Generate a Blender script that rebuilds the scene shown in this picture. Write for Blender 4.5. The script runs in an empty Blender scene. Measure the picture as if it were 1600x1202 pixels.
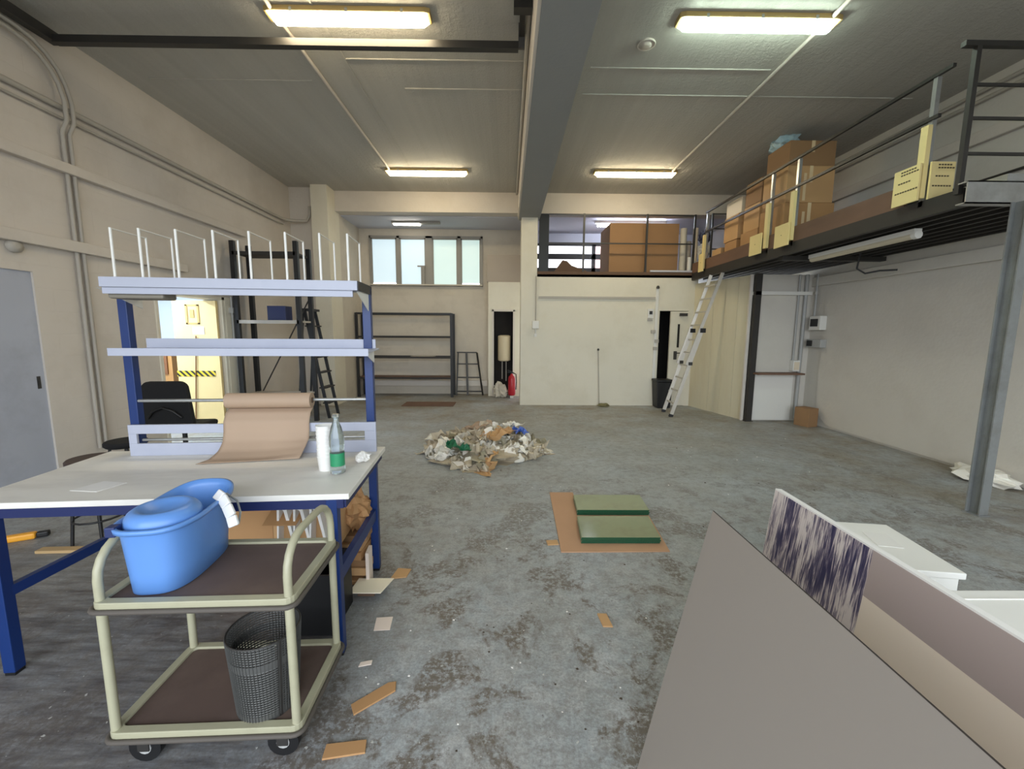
import bpy, bmesh, math, random
from mathutils import Vector, Matrix, Euler, noise

S = bpy.context.scene
COL = S.collection
PI = math.pi

# ------------------------------------------------------------------ camera
cd = bpy.data.cameras.new('camera')
cam = bpy.data.objects.new('camera', cd)
COL.objects.link(cam)
S.camera = cam
cd.sensor_width = 36.0
cd.lens = 36.0 * 650.0 / 1600.0
cd.clip_start = 0.02
_p, _y, _r = math.radians(7.27), math.radians(-0.667), math.radians(0.392)
_f = Vector((0, math.cos(_p), -math.sin(_p)))
_u = Vector((0, math.sin(_p), math.cos(_p)))
_x = Vector((1, 0, 0))
_R = Matrix.Rotation(_y, 3, 'Z')
_f, _u, _x = _R @ _f, _R @ _u, _R @ _x
_x2 = math.cos(_r) * _x + math.sin(_r) * _u
_u2 = -math.sin(_r) * _x + math.cos(_r) * _u
M3 = Matrix((_x2, _u2, -_f)).transposed()
cam.matrix_world = Matrix.Translation((0, 0, 1.6)) @ M3.to_4x4()

# ------------------------------------------------------------------ light and exposure
S.view_settings.view_transform = 'Standard'
S.view_settings.look = 'None'
S.view_settings.gamma = 1.0
S.view_settings.use_curve_mapping = False
S.view_settings.exposure = 0.97

W = bpy.data.worlds.new('sky')
S.world = W
W.use_nodes = True
bg = W.node_tree.nodes['Background']
bg.inputs['Color'].default_value = (0.86, 0.93, 1.0, 1)
bg.inputs['Strength'].default_value = 3.1

TUBE_POWER = 20.0       # emission of the ceiling tubes
S.cycles.max_bounces = 8
S.cycles.diffuse_bounces = 5
S.cycles.glossy_bounces = 3
S.cycles.transmission_bounces = 6
S.cycles.transparent_max_bounces = 8
S.cycles.sample_clamp_indirect = 6.0
S.cycles.caustics_reflective = False
S.cycles.caustics_refractive = False


def area_light(name, loc, rot, sx, sy, power, color, portal=False):
    d = bpy.data.lights.new(name, 'AREA')
    d.shape = 'RECTANGLE'
    d.size = sx
    d.size_y = sy
    d.energy = power
    d.color = color
    o = bpy.data.objects.new(name, d)
    o.location = loc
    o.rotation_euler = rot
    COL.objects.link(o)
    if portal:
        d.cycles.is_portal = True
    return o


# sky seen through the open loading door behind the photographer
area_light('loading_door_portal', (0.4, -2.3, 1.9), (PI / 2, 0, 0), 8.6, 3.8, 10, (1, 1, 1), portal=True)
# ceiling lamp of the side room beyond the left doorway and of the mezzanine store
area_light('side_room_light', (-5.9, 5.6, 2.62), (0, 0, 0), 0.3, 1.4, 62, (0.82, 0.92, 1.0))


# ------------------------------------------------------------------ materials
def lin(c):
    return tuple(((v / 255.0) / 12.92) if v / 255.0 <= 0.04045 else (((v / 255.0) + 0.055) / 1.055) ** 2.4 for v in c) + (1.0,)


MATS = {}


def mat(name, rgb, rough=0.6, metal=0.0, var=0.0, scale=4.0, dirt=None, dirt_amt=0.3, dirt_scale=1.5,
        bump=0.0, bump_scale=30.0, emit=None, emit_strength=0.0, trans=0.0, alpha=1.0, spec=None, stretch=None):
    """principled material: base colour varied by noise, optional dirt colour by a second noise, fine bump"""
    m = bpy.data.materials.new(name)
    m.use_nodes = True
    nt = m.node_tree
    N, L = nt.nodes, nt.links
    b = N['Principled BSDF']
    b.inputs['Roughness'].default_value = rough
    b.inputs['Metallic'].default_value = metal
    if spec is not None:
        b.inputs['Specular IOR Level'].default_value = spec
    col = lin(rgb)
    tc = N.new('ShaderNodeTexCoord')
    src = tc.outputs['Object']
    if stretch:
        mp = N.new('ShaderNodeMapping')
        mp.inputs['Scale'].default_value = stretch
        L.new(src, mp.inputs['Vector'])
        src = mp.outputs['Vector']
    out = None
    if var > 0:
        nz = N.new('ShaderNodeTexNoise')
        nz.inputs['Scale'].default_value = scale
        nz.inputs['Detail'].default_value = 5
        L.new(src, nz.inputs['Vector'])
        mx = N.new('ShaderNodeMix')
        mx.data_type = 'RGBA'
        mx.inputs['A'].default_value = tuple(max(0, v * (1 - var)) for v in col[:3]) + (1,)
        mx.inputs['B'].default_value = tuple(min(1, v * (1 + var)) for v in col[:3]) + (1,)
        L.new(nz.outputs['Fac'], mx.inputs['Factor'])
        out = mx.outputs['Result']
    if dirt:
        nz2 = N.new('ShaderNodeTexNoise')
        nz2.inputs['Scale'].default_value = dirt_scale
        nz2.inputs['Detail'].default_value = 8
        nz2.inputs['Roughness'].default_value = 0.65
        L.new(src, nz2.inputs['Vector'])
        rp = N.new('ShaderNodeValToRGB')
        rp.color_ramp.elements[0].position = 0.48
        rp.color_ramp.elements[1].position = 0.72
        rp.color_ramp.elements[1].color = (dirt_amt, dirt_amt, dirt_amt, 1)
        rp.color_ramp.elements[0].color = (0, 0, 0, 1)
        L.new(nz2.outputs['Fac'], rp.inputs['Fac'])
        m2 = N.new('ShaderNodeMix')
        m2.data_type = 'RGBA'
        if out:
            L.new(out, m2.inputs['A'])
        else:
            m2.inputs['A'].default_value = col
        m2.inputs['B'].default_value = lin(dirt)
        L.new(rp.outputs['Color'], m2.inputs['Factor'])
        out = m2.outputs['Result']
    if out:
        L.new(out, b.inputs['Base Color'])
    else:
        b.inputs['Base Color'].default_value = col
    if bump > 0:
        nb = N.new('ShaderNodeTexNoise')
        nb.inputs['Scale'].default_value = bump_scale
        nb.inputs['Detail'].default_value = 4
        L.new(src, nb.inputs['Vector'])
        bp = N.new('ShaderNodeBump')
        bp.inputs['Strength'].default_value = bump
        bp.inputs['Distance'].default_value = 0.02
        L.new(nb.outputs['Fac'], bp.inputs['Height'])
        L.new(bp.outputs['Normal'], b.inputs['Normal'])
    if emit:
        b.inputs['Emission Color'].default_value = lin(emit)
        b.inputs['Emission Strength'].default_value = emit_strength
    if trans > 0:
        b.inputs['Transmission Weight'].default_value = trans
    if alpha < 1:
        b.inputs['Alpha'].default_value = alpha
    MATS[name] = m
    return m


def floor_material():
    m = bpy.data.materials.new('painted_concrete_floor')
    m.use_nodes = True
    nt = m.node_tree
    N, L = nt.nodes, nt.links
    b = N['Principled BSDF']
    tc = N.new('ShaderNodeTexCoord')
    P = tc.outputs['Object']

    def noise_(scale, detail=6, rough=0.6, stretch=None, dist=0.0):
        n = N.new('ShaderNodeTexNoise')
        n.inputs['Scale'].default_value = scale
        n.inputs['Detail'].default_value = detail
        n.inputs['Roughness'].default_value = rough
        n.inputs['Distortion'].default_value = dist
        if stretch:
            mp = N.new('ShaderNodeMapping')
            mp.inputs['Scale'].default_value = stretch[:3]
            if len(stretch) > 3:
                mp.inputs['Rotation'].default_value = (0, 0, stretch[3])
            L.new(P, mp.inputs['Vector'])
            L.new(mp.outputs['Vector'], n.inputs['Vector'])
        else:
            L.new(P, n.inputs['Vector'])
        return n.outputs['Fac']

    def ramp(f, a, b_, lo=0.0, hi=1.0):
        r = N.new('ShaderNodeMapRange')
        r.inputs['From Min'].default_value = a
        r.inputs['From Max'].default_value = b_
        r.inputs['To Min'].default_value = lo
        r.inputs['To Max'].default_value = hi
        L.new(f, r.inputs['Value'])
        return r.outputs['Result']

    def math_(op, a, c):
        n = N.new('ShaderNodeMath')
        n.operation = op
        for i, v in enumerate((a, c)):
            if isinstance(v, (int, float)):
                n.inputs[i].default_value = v
            else:
                L.new(v, n.inputs[i])
        return n.outputs[0]

    def mix(f, a, c):
        n = N.new('ShaderNodeMix')
        n.data_type = 'RGBA'
        for k, v in (('A', a), ('B', c)):
            if isinstance(v, tuple):
                n.inputs[k].default_value = v
            else:
                L.new(v, n.inputs[k])
        L.new(f, n.inputs['Factor'])
        return n.outputs['Result']

    sep = N.new('ShaderNodeSeparateXYZ')
    L.new(P, sep.inputs[0])
    X, Y = sep.outputs['X'], sep.outputs['Y']
    base = mix(noise_(1.1, 5), lin((150, 158, 164)), lin((188, 196, 202)))
    # worn, paler scuffing close to the loading door
    near = ramp(Y, 4.6, 1.2)
    scuff = math_('MULTIPLY', ramp(noise_(7.0, 10, 0.72, dist=0.3), 0.46, 0.62), near)
    base = mix(math_('MULTIPLY', scuff, 0.75), base, lin((200, 203, 206)))
    # brown dirt film: thicker along the right wall and at the back
    right = ramp(X, 2.4, 5.2)
    back = ramp(Y, 5.2, 8.6)
    film_n = ramp(noise_(1.3, 10, 0.72), 0.36, 0.64)
    film = math_('MULTIPLY', math_('ADD', math_('MULTIPLY', math_('MAXIMUM', right, back), 0.60), 0.34), film_n)
    base = mix(film, base, lin((142, 130, 108)))
    # peeled patches: brown screed in irregular islands, mainly on the walkway near the door
    isl = math_('MULTIPLY', ramp(noise_(2.3, 9, 0.68, dist=0.5), 0.51, 0.565), ramp(noise_(34, 8, 0.75), 0.42, 0.53))
    walk = math_('MULTIPLY', ramp(Y, 5.6, 2.2, 0.12, 1.0), ramp(X, -3.5, -0.4, 0.5, 1.0))
    isl = math_('MULTIPLY', isl, walk)
    base = mix(math_('MULTIPLY', isl, 0.85), base, lin((96, 82, 68)))
    # streaky grey grime under the bench, with the shade there painted in
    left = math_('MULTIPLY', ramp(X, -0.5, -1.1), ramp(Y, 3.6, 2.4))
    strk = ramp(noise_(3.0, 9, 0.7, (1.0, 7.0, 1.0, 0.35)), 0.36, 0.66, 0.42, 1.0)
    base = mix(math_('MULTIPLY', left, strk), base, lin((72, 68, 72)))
    # fine mottling of the worn paint
    mot = ramp(noise_(13, 10, 0.78), 0.46, 0.60)
    base = mix(math_('MULTIPLY', mot, 0.40), base, lin((112, 104, 94)))
    grain = ramp(noise_(70, 6, 0.75), 0.40, 0.62)
    base = mix(math_('MULTIPLY', math_('MULTIPLY', grain, ramp(Y, 5.5, 1.5, 0.3, 1.0)), 0.42), base, lin((92, 86, 80)))
    # crumbs and specks
    sp = ramp(noise_(55, 4, 0.6), 0.66, 0.71)
    base = mix(math_('MULTIPLY', sp, 0.7), base, lin((74, 64, 54)))
    sp2 = ramp(noise_(37, 3, 0.5), 0.70, 0.73)
    base = mix(math_('MULTIPLY', math_('MULTIPLY', sp2, near), 0.8), base, lin((205, 205, 200)))
    L.new(base, b.inputs['Base Color'])
    rr = ramp(noise_(2.0, 6), 0.3, 0.7, 0.38, 0.62)
    L.new(rr, b.inputs['Roughness'])
    b.inputs['Specular IOR Level'].default_value = 0.35
    bp = N.new('ShaderNodeBump')
    bp.inputs['Strength'].default_value = 0.45
    bp.inputs['Distance'].default_value = 0.006
    L.new(noise_(18, 8, 0.7), bp.inputs['Height'])
    L.new(bp.outputs['Normal'], b.inputs['Normal'])
    return m


def ceiling_material():
    m = mat('board_marked_ceiling', (188, 186, 178), 0.8)
    nt = m.node_tree
    N, L = nt.nodes, nt.links
    b = N['Principled BSDF']
    tc = N.new('ShaderNodeTexCoord')
    # shuttering boards run along the room
    mp = N.new('ShaderNodeMapping')
    mp.inputs['Scale'].default_value = (9.0, 0.12, 1.0)
    L.new(tc.outputs['Object'], mp.inputs['Vector'])
    n1 = N.new('ShaderNodeTexNoise')
    n1.inputs['Scale'].default_value = 1.0
    n1.inputs['Detail'].default_value = 6
    L.new(mp.outputs['Vector'], n1.inputs['Vector'])
    n2 = N.new('ShaderNodeTexNoise')
    n2.inputs['Scale'].default_value = 22
    n2.inputs['Detail'].default_value = 7
    n2.inputs['Roughness'].default_value = 0.7
    L.new(tc.outputs['Object'], n2.inputs['Vector'])
    wv = N.new('ShaderNodeTexWave')
    wv.bands_direction = 'X'
    wv.wave_profile = 'SAW'
    wv.inputs['Scale'].default_value = 1.9
    wv.inputs['Distortion'].default_value = 0.2
    L.new(tc.outputs['Object'], wv.inputs['Vector'])
    a = N.new('ShaderNodeMath')
    a.operation = 'MULTIPLY_ADD'
    a.inputs[1].default_value = 0.6
    L.new(n1.outputs['Fac'], a.inputs[0])
    L.new(n2.outputs['Fac'], a.inputs[2])
    a2 = N.new('ShaderNodeMath')
    a2.operation = 'MULTIPLY_ADD'
    a2.inputs[1].default_value = 0.22
    L.new(wv.outputs['Fac'], a2.inputs[0])
    L.new(a.outputs[0], a2.inputs[2])
    bp = N.new('ShaderNodeBump')
    bp.inputs['Strength'].default_value = 0.8
    bp.inputs['Distance'].default_value = 0.02
    L.new(a2.outputs[0], bp.inputs['Height'])
    L.new(bp.outputs['Normal'], b.inputs['Normal'])
    mx = N.new('ShaderNodeMix')
    mx.data_type = 'RGBA'
    mx.inputs['A'].default_value = lin((178, 175, 167))
    mx.inputs['B'].default_value = lin((198, 195, 187))
    L.new(n1.outputs['Fac'], mx.inputs['Factor'])
    L.new(mx.outputs['Result'], b.inputs['Base Color'])
    return m


def stripe_material(name, c1, c2, scale, direction='DIAGONAL', rough=0.5):
    m = mat(name, c1, rough)
    nt = m.node_tree
    N, L = nt.nodes, nt.links
    tc = N.new('ShaderNodeTexCoord')
    w = N.new('ShaderNodeTexWave')
    w.bands_direction = direction
    w.inputs['Scale'].default_value = scale
    w.inputs['Distortion'].default_value = 0
    L.new(tc.outputs['Object'], w.inputs['Vector'])
    r = N.new('ShaderNodeValToRGB')
    r.color_ramp.interpolation = 'CONSTANT'
    r.color_ramp.elements[0].color = lin(c1)
    r.color_ramp.elements[1].color = lin(c2)
    r.color_ramp.elements[1].position = 0.5
    L.new(w.outputs['Fac'], r.inputs['Fac'])
    L.new(r.outputs['Color'], N['Principled BSDF'].inputs['Base Color'])
    return m


def photo_print_material():
    """flat print on the display board: fibrous violet strands"""
    m = mat('photo_print', (200, 190, 180), 0.45)
    nt = m.node_tree
    N, L = nt.nodes, nt.links
    tc = N.new('ShaderNodeTexCoord')
    mp = N.new('ShaderNodeMapping')
    mp.inputs['Rotation'].default_value = (math.radians(-20), 0, 0)
    mp.inputs['Scale'].default_value = (1, 120, 7.0)
    L.new(tc.outputs['Object'], mp.inputs['Vector'])
    n = N.new('ShaderNodeTexNoise')
    n.inputs['Scale'].default_value = 1.0
    n.inputs['Detail'].default_value = 9
    n.inputs['Roughness'].default_value = 0.65
    n.inputs['Distortion'].default_value = 1.2
    L.new(mp.outputs['Vector'], n.inputs['Vector'])
    mp2 = N.new('ShaderNodeMapping')
    mp2.inputs['Rotation'].default_value = (math.radians(-20), 0, 0)
    mp2.inputs['Scale'].default_value = (1, 3.0, 1.0)
    L.new(tc.outputs['Object'], mp2.inputs['Vector'])
    big = N.new('ShaderNodeTexNoise')
    big.inputs['Scale'].default_value = 4.6
    big.inputs['Detail'].default_value = 3
    L.new(mp2.outputs['Vector'], big.inputs['Vector'])
    ad = N.new('ShaderNodeMath')
    ad.operation = 'MULTIPLY_ADD'
    ad.inputs[1].default_value = 0.9
    L.new(big.outputs['Fac'], ad.inputs[0])
    L.new(n.outputs['Fac'], ad.inputs[2])
    r = N.new('ShaderNodeValToRGB')
    els = r.color_ramp.elements
    els[0].position = 0.80
    els[0].color = lin((48, 46, 84))
    els[1].position = 1.0
    els[1].color = lin((222, 212, 208))
    e = els.new(0.90)
    e.color = lin((106, 98, 120))
    e = els.new(0.96)
    e.color = lin((176, 164, 168))
    L.new(ad.outputs[0], r.inputs['Fac'])
    L.new(r.outputs['Color'], N['Principled BSDF'].inputs['Base Color'])
    return m


M_floor = floor_material()
M_ceil = ceiling_material()
M_wall = mat('cream_wall_paint', (207, 199, 189), 0.75, var=0.05, scale=2.0, dirt=(150, 136, 116), dirt_amt=0.22, dirt_scale=1.1, bump=0.18, bump_scale=25)
M_wallblock = mat('cream_painted_blockwork', (207, 199, 189), 0.75, var=0.05, scale=2.0, dirt=(150, 136, 116), dirt_amt=0.24, dirt_scale=1.1)
_nt = M_wallblock.node_tree
_tc = _nt.nodes.new('ShaderNodeTexCoord')
_sp = _nt.nodes.new('ShaderNodeSeparateXYZ')
_cb = _nt.nodes.new('ShaderNodeCombineXYZ')
_nt.links.new(_tc.outputs['Object'], _sp.inputs[0])
_nt.links.new(_sp.outputs['Y'], _cb.inputs['X'])
_nt.links.new(_sp.outputs['Z'], _cb.inputs['Y'])
_bk = _nt.nodes.new('ShaderNodeTexBrick')
_bk.inputs['Scale'].default_value = 1.0
_bk.inputs['Brick Width'].default_value = 0.5
_bk.inputs['Row Height'].default_value = 0.22
_bk.inputs['Mortar Size'].default_value = 0.008
_bk.inputs['Mortar Smooth'].default_value = 0.6
_nt.links.new(_cb.outputs[0], _bk.inputs['Vector'])
_bp = _nt.nodes.new('ShaderNodeBump')
_bp.invert = True
_bp.inputs['Strength'].default_value = 0.16
_bp.inputs['Distance'].default_value = 0.01
_nt.links.new(_bk.outputs['Fac'], _bp.inputs['Height'])
_nt.links.new(_bp.outputs['Normal'], _nt.nodes['Principled BSDF'].inputs['Normal'])
M_wallr = mat('white_wall_paint', (208, 203, 194), 0.7, var=0.04, scale=1.4, dirt=(168, 158, 142), dirt_amt=0.16, dirt_scale=1.7, bump=0.12, bump_scale=25)
M_part = mat('partition_cream_paint', (224, 218, 201), 0.7, var=0.03, scale=2.0, dirt=(188, 176, 146), dirt_amt=0.22, dirt_scale=1.6, bump=0.08, bump_scale=25)
M_ply = mat('cream_painted_boards', (214, 205, 178), 0.65, var=0.07, scale=3.0, dirt=(176, 160, 126), dirt_amt=0.3, stretch=(4, 4, 0.5))
M_beam = mat('grey_beam_paint', (148, 150, 150), 0.7, var=0.04, scale=2.5, bump=0.1, bump_scale=30)
M_beamside = mat('beam_side_paint', (214, 206, 196), 0.7, var=0.03)
M_white = mat('white_paint', (226, 224, 218), 0.5)
M_pipe = mat('painted_conduit', (176, 170, 160), 0.55, var=0.05)
M_pvc = mat('grey_plastic_conduit', (168, 168, 166), 0.45)
M_alcove = mat('alcove_wall_paint', (206, 197, 182), 0.75, var=0.05, scale=2, dirt=(140, 128, 110), dirt_amt=0.25, bump=0.1)
M_alcove2 = mat('alcove_boarding', (176, 164, 150), 0.7, var=0.05)
M_lav = mat('pale_lavender_paint', (196, 196, 204), 0.7, var=0.03)
M_frame = mat('window_frame_grey', (150, 146, 138), 0.5)
M_dsteel = mat('dark_steel', (66, 64, 62), 0.45, metal=0.5, var=0.15, scale=6)
M_black = mat('black_steel', (30, 30, 32), 0.45, var=0.1)
M_blackp = mat('black_plastic', (16, 16, 18), 0.5)
M_blackf = mat('black_fabric', (18, 18, 20), 0.85, var=0.2, scale=60, bump=0.2, bump_scale=200)
M_galv = mat('galvanised_steel', (178, 180, 180), 0.34, metal=0.7, var=0.14, scale=3, dirt=(96, 86, 72), dirt_amt=0.5, dirt_scale=2.0)
M_colsteel = mat('grey_column_paint', (134, 137, 136), 0.5, metal=0.15, var=0.12, scale=4, dirt=(80, 70, 58), dirt_amt=0.45, dirt_scale=3.0)
M_deckdark = mat('dark_deck_steel', (52, 49, 46), 0.6, metal=0.2, var=0.15)
M_deckwood = mat('brown_deck_board', (112, 84, 68), 0.7, var=0.18, scale=5, dirt=(70, 52, 42), dirt_amt=0.5, stretch=(1, 0.3, 1))
M_cream = mat('cream_plywood', (232, 212, 150), 0.6, var=0.04)
M_ink = mat('dark_print', (84, 72, 50), 0.7)
M_card = mat('brown_cardboard', (178, 136, 92), 0.8, var=0.06, scale=3)
M_card2 = mat('tan_cardboard', (196, 156, 110), 0.8, var=0.06, scale=3)
M_card3 = mat('dull_cardboard', (150, 116, 82), 0.85, var=0.07, scale=3)
M_cardlight = mat('pale_carton', (222, 208, 184), 0.7, var=0.03)
M_carddark = mat('dark_cardboard', (100, 78, 62), 0.85, var=0.1)
M_tape = mat('shiny_packing_tape', (224, 200, 160), 0.2)
M_kraft = mat('kraft_paper', (172, 148, 126), 0.7, var=0.04, scale=5)
M_blue = mat('blue_powder_coat', (14, 46, 104), 0.4, var=0.05)
M_bluedark = mat('navy_steel', (24, 36, 84), 0.45)
M_shelf = mat('pale_blue_grey_steel', (174, 178, 194), 0.4, var=0.04, dirt=(140, 146, 170), dirt_amt=0.3)
M_wire = mat('white_coated_wire', (224, 222, 216), 0.4)
M_top = mat('worn_laminate_worktop', (228, 225, 218), 0.5, var=0.05, scale=2.5, dirt=(170, 164, 156), dirt_amt=0.5, dirt_scale=1.6, stretch=(0.6, 2.2, 1))
M_trolley = mat('pale_olive_enamel', (168, 165, 140), 0.38, var=0.05, scale=8, dirt=(126, 120, 96), dirt_amt=0.25, dirt_scale=7)
M_trboard = mat('brown_tray_board', (92, 76, 70), 0.6, var=0.1, scale=8, dirt=(112, 96, 88), dirt_amt=0.4, dirt_scale=4)
M_bumper = mat('grey_rubber_bumper', (84, 78, 72), 0.7)
M_bucket = mat('blue_plastic', (96, 142, 208), 0.36, var=0.02)
M_grip = mat('white_plastic', (226, 226, 226), 0.4)
M_mesh = mat('grey_steel_mesh', (92, 92, 90), 0.5, metal=0.35)
M_glass = mat('green_sheet_glass_face', (150, 158, 128), 0.12, var=0.06, scale=5, dirt=(128, 120, 98), dirt_amt=0.4, dirt_scale=4)
M_glassedge = mat('green_glass_edge', (22, 76, 54), 0.15)
M_mdf = mat('hardboard_sheet', (186, 146, 114), 0.7, var=0.08, scale=4)
M_film = mat('crumpled_plastic_film', (196, 184, 162), 0.25, var=0.12, scale=10, alpha=0.9)
M_film2 = mat('milky_plastic_film', (236, 232, 222), 0.2, var=0.06, scale=8)
M_paper = mat('white_paper', (236, 234, 230), 0.7)
M_scrap = mat('pink_white_scrap', (238, 222, 210), 0.7)
M_creamcard = mat('cream_card', (250, 240, 216), 0.6)
M_greenprint = mat('green_print', (36, 110, 76), 0.4)
M_blueprint = mat('blue_print', (70, 104, 190), 0.4)
M_greyboard = mat('warm_grey_board', (160, 152, 144), 0.48, var=0.015, scale=1.0)
M_edge = mat('dark_board_edge', (54, 46, 42), 0.6)
M_whiteboard = mat('white_foam_board', (240, 238, 234), 0.5)
M_print = photo_print_material()
M_mauveband = mat('mauve_board_band', (178, 163, 158), 0.45)
M_creamarea = mat('cream_board_area', (240, 226, 208), 0.45)
M_whitebox = mat('white_carton', (238, 237, 232), 0.5, var=0.01)
M_alu = mat('worn_aluminium', (196, 190, 180), 0.4, metal=0.55, var=0.1, scale=12)
M_red = mat('extinguisher_red', (172, 26, 40), 0.3)
M_doorgrey = mat('grey_blue_steel_door', (172, 176, 188), 0.36, var=0.07, scale=1.2, dirt=(108, 106, 110), dirt_amt=0.4, dirt_scale=1.2)
M_doorcream = mat('yellow_cream_door', (232, 206, 146), 0.55, var=0.05, dirt=(206, 184, 126), dirt_amt=0.4, dirt_scale=2.0)
M_sidewall = mat('white_side_room_wall', (226, 234, 244), 0.8)
M_hazard = stripe_material('hazard_tape', (226, 196, 40), (24, 22, 18), 7.0)
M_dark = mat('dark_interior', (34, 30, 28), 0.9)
M_beigedrum = mat('beige_enamel', (204, 190, 160), 0.5)
M_wood = mat('brown_wood', (122, 76, 40), 0.6, var=0.1)
M_slat = mat('pale_timber', (190, 160, 116), 0.7, var=0.08)
M_yellow = mat('orange_yellow_plastic', (236, 166, 50), 0.45)
M_seat = mat('brown_vinyl', (66, 50, 44), 0.5)
M_bag = mat('grey_white_bag', (196, 188, 172), 0.6, var=0.1)
M_pet = mat('clear_plastic', (225, 238, 238), 0.08, trans=0.9)
M_label = mat('green_bottle_label', (44, 140, 96), 0.4, var=0.1, scale=30)
M_frost = mat('frosted_window_glass', (190, 204, 212), 0.3, emit=(204, 226, 236), emit_strength=0.42, var=0.03, scale=2)
M_frost2 = mat('frosted_window_glass_greenish', (186, 202, 198), 0.3, emit=(198, 222, 218), emit_strength=0.40, var=0.03, scale=2)
M_frostlow = mat('window_glass_white', (240, 240, 245), 0.3, emit=(236, 238, 248), emit_strength=1.6)
M_frostpink = mat('window_glass_pinkish', (250, 226, 226), 0.3, emit=(250, 214, 216), emit_strength=1.3)
M_tubewarm = mat('warm_tube_diffuser', (255, 240, 200), 0.4, emit=(255, 237, 198), emit_strength=TUBE_POWER)
M_tubecool = mat('greenish_tube_diffuser', (240, 255, 240), 0.4, emit=(232, 255, 236), emit_strength=TUBE_POWER)
M_tubeblue = mat('blue_white_tube', (240, 245, 255), 0.4, emit=(226, 236, 255), emit_strength=30.0)
M_lampbody = mat('yellowed_lamp_housing', (186, 160, 104), 0.5)
M_unlit = mat('unlit_tube_diffuser', (206, 196, 172), 0.35)
M_brownfloor = mat('side_room_floor', (120, 96, 72), 0.6)


# ------------------------------------------------------------------ mesh builder
class MB:
    def __init__(self):
        self.v, self.f, self.s, self.m = [], [], [], []
        self.mi = 0

    def add(self, vs, fs, smooth=False):
        o = len(self.v)
        self.v += [tuple(p) for p in vs]
        self.f += [tuple(i + o for i in q) for q in fs]
        self.s += [smooth] * len(fs)
        self.m += [self.mi] * len(fs)
        return self

    def box(self, x0, x1, y0, y1, z0, z1, M=None):
        vs = [Vector((x, y, z)) for z in (z0, z1) for y in (y0, y1) for x in (x0, x1)]
        if M:
            vs = [M @ p for p in vs]
        return self.add(vs, [(0, 2, 3, 1), (4, 5, 7, 6), (0, 1, 5, 4), (2, 6, 7, 3), (0, 4, 6, 2), (1, 3, 7, 5)])

    def hexa(self, vs):
        return self.add(vs, [(0, 3, 2, 1), (4, 5, 6, 7), (0, 1, 5, 4), (1, 2, 6, 5), (2, 3, 7, 6), (3, 0, 4, 7)])

    def bar(self, p, q, w, h, up=(0, 0, 1)):
        p, q = Vector(p), Vector(q)
        d = (q - p).normalized()
        u = Vector(up)
        if abs(d.dot(u)) > 0.98:
            u = Vector((0, 1, 0))
        sx = d.cross(u).normalized() * (w / 2)
        sz = d.cross(sx).normalized() * (h / 2)
        return self.hexa([p - sx - sz, p + sx - sz, p + sx + sz, p - sx + sz, q - sx - sz, q + sx - sz, q + sx + sz, q - sx + sz])

    def tube(self, pts, r, n=10, closed=False):
        pts = [Vector(p) for p in pts]
        rs = r if isinstance(r, (list, tuple)) else [r] * len(pts)
        k = len(pts)
        prev = None
        vs, fs = [], []
        for i, p in enumerate(pts):
            a = pts[(i - 1) % k] if (closed or i > 0) else p
            c = pts[(i + 1) % k] if (closed or i < k - 1) else p
            t = (c - a).normalized()
            if prev is None:
                u = Vector((0, 0, 1)) if abs(t.z) < 0.9 else Vector((1, 0, 0))
            else:
                u = prev
            u = (u - t * u.dot(t)).normalized()
            prev = u
            w = t.cross(u)
            for j in range(n):
                an = 2 * PI * j / n
                vs.append(p + (u * math.cos(an) + w * math.sin(an)) * rs[i])
        m = k if closed else k - 1
        for i in range(m):
            for j in range(n):
                a, b = i * n + j, i * n + (j + 1) % n
                c, d = ((i + 1) % k) * n + (j + 1) % n, ((i + 1) % k) * n + j
                fs.append((a, b, c, d))
        self.add(vs, fs, True)
        if not closed:
            self.add(vs[:n], [tuple(reversed(range(n)))])
            self.add(vs[-n:], [tuple(range(n))])
        return self

    def lathe(self, prof, n=20, c=(0, 0, 0), smooth=True, cap0=True, cap1=True, sx=1.0, sy=1.0):
        vs, fs = [], []
        for r, z in prof:
            for j in range(n):
                a = 2 * PI * j / n
                vs.append((c[0] + r * sx * math.cos(a), c[1] + r * sy * math.sin(a), c[2] + z))
        for i in range(len(prof) - 1):
            for j in range(n):
                fs.append((i * n + j, i * n + (j + 1) % n, (i + 1) * n + (j + 1) % n, (i + 1) * n + j))
        self.add(vs, fs, smooth)
        if cap0:
            self.add(vs[:n], [tuple(reversed(range(n)))])
        if cap1:
            self.add(vs[-n:], [tuple(range(n))])
        return self

    def prism(self, poly, z0, z1, M=None):
        """closed polygon in x, y pulled from z0 to z1"""
        n = len(poly)
        vs = [Vector((x, y, z0)) for x, y in poly] + [Vector((x, y, z1)) for x, y in poly]
        if M:
            vs = [M @ p for p in vs]
        fs = [tuple(reversed(range(n))), tuple(range(n, 2 * n))]
        fs += [(i, (i + 1) % n, n + (i + 1) % n, n + i) for i in range(n)]
        return self.add(vs, fs)

    def grid(self, fn, nu, nv, smooth=True):
        vs = [fn(i / nu, j / nv) for j in range(nv + 1) for i in range(nu + 1)]
        fs = [(j * (nu + 1) + i, j * (nu + 1) + i + 1, (j + 1) * (nu + 1) + i + 1, (j + 1) * (nu + 1) + i) for j in range(nv) for i in range(nu)]
        return self.add(vs, fs, smooth)


def link(o, parent=None):
    COL.objects.link(o)
    if parent:
        o.parent = parent
    return o


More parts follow.
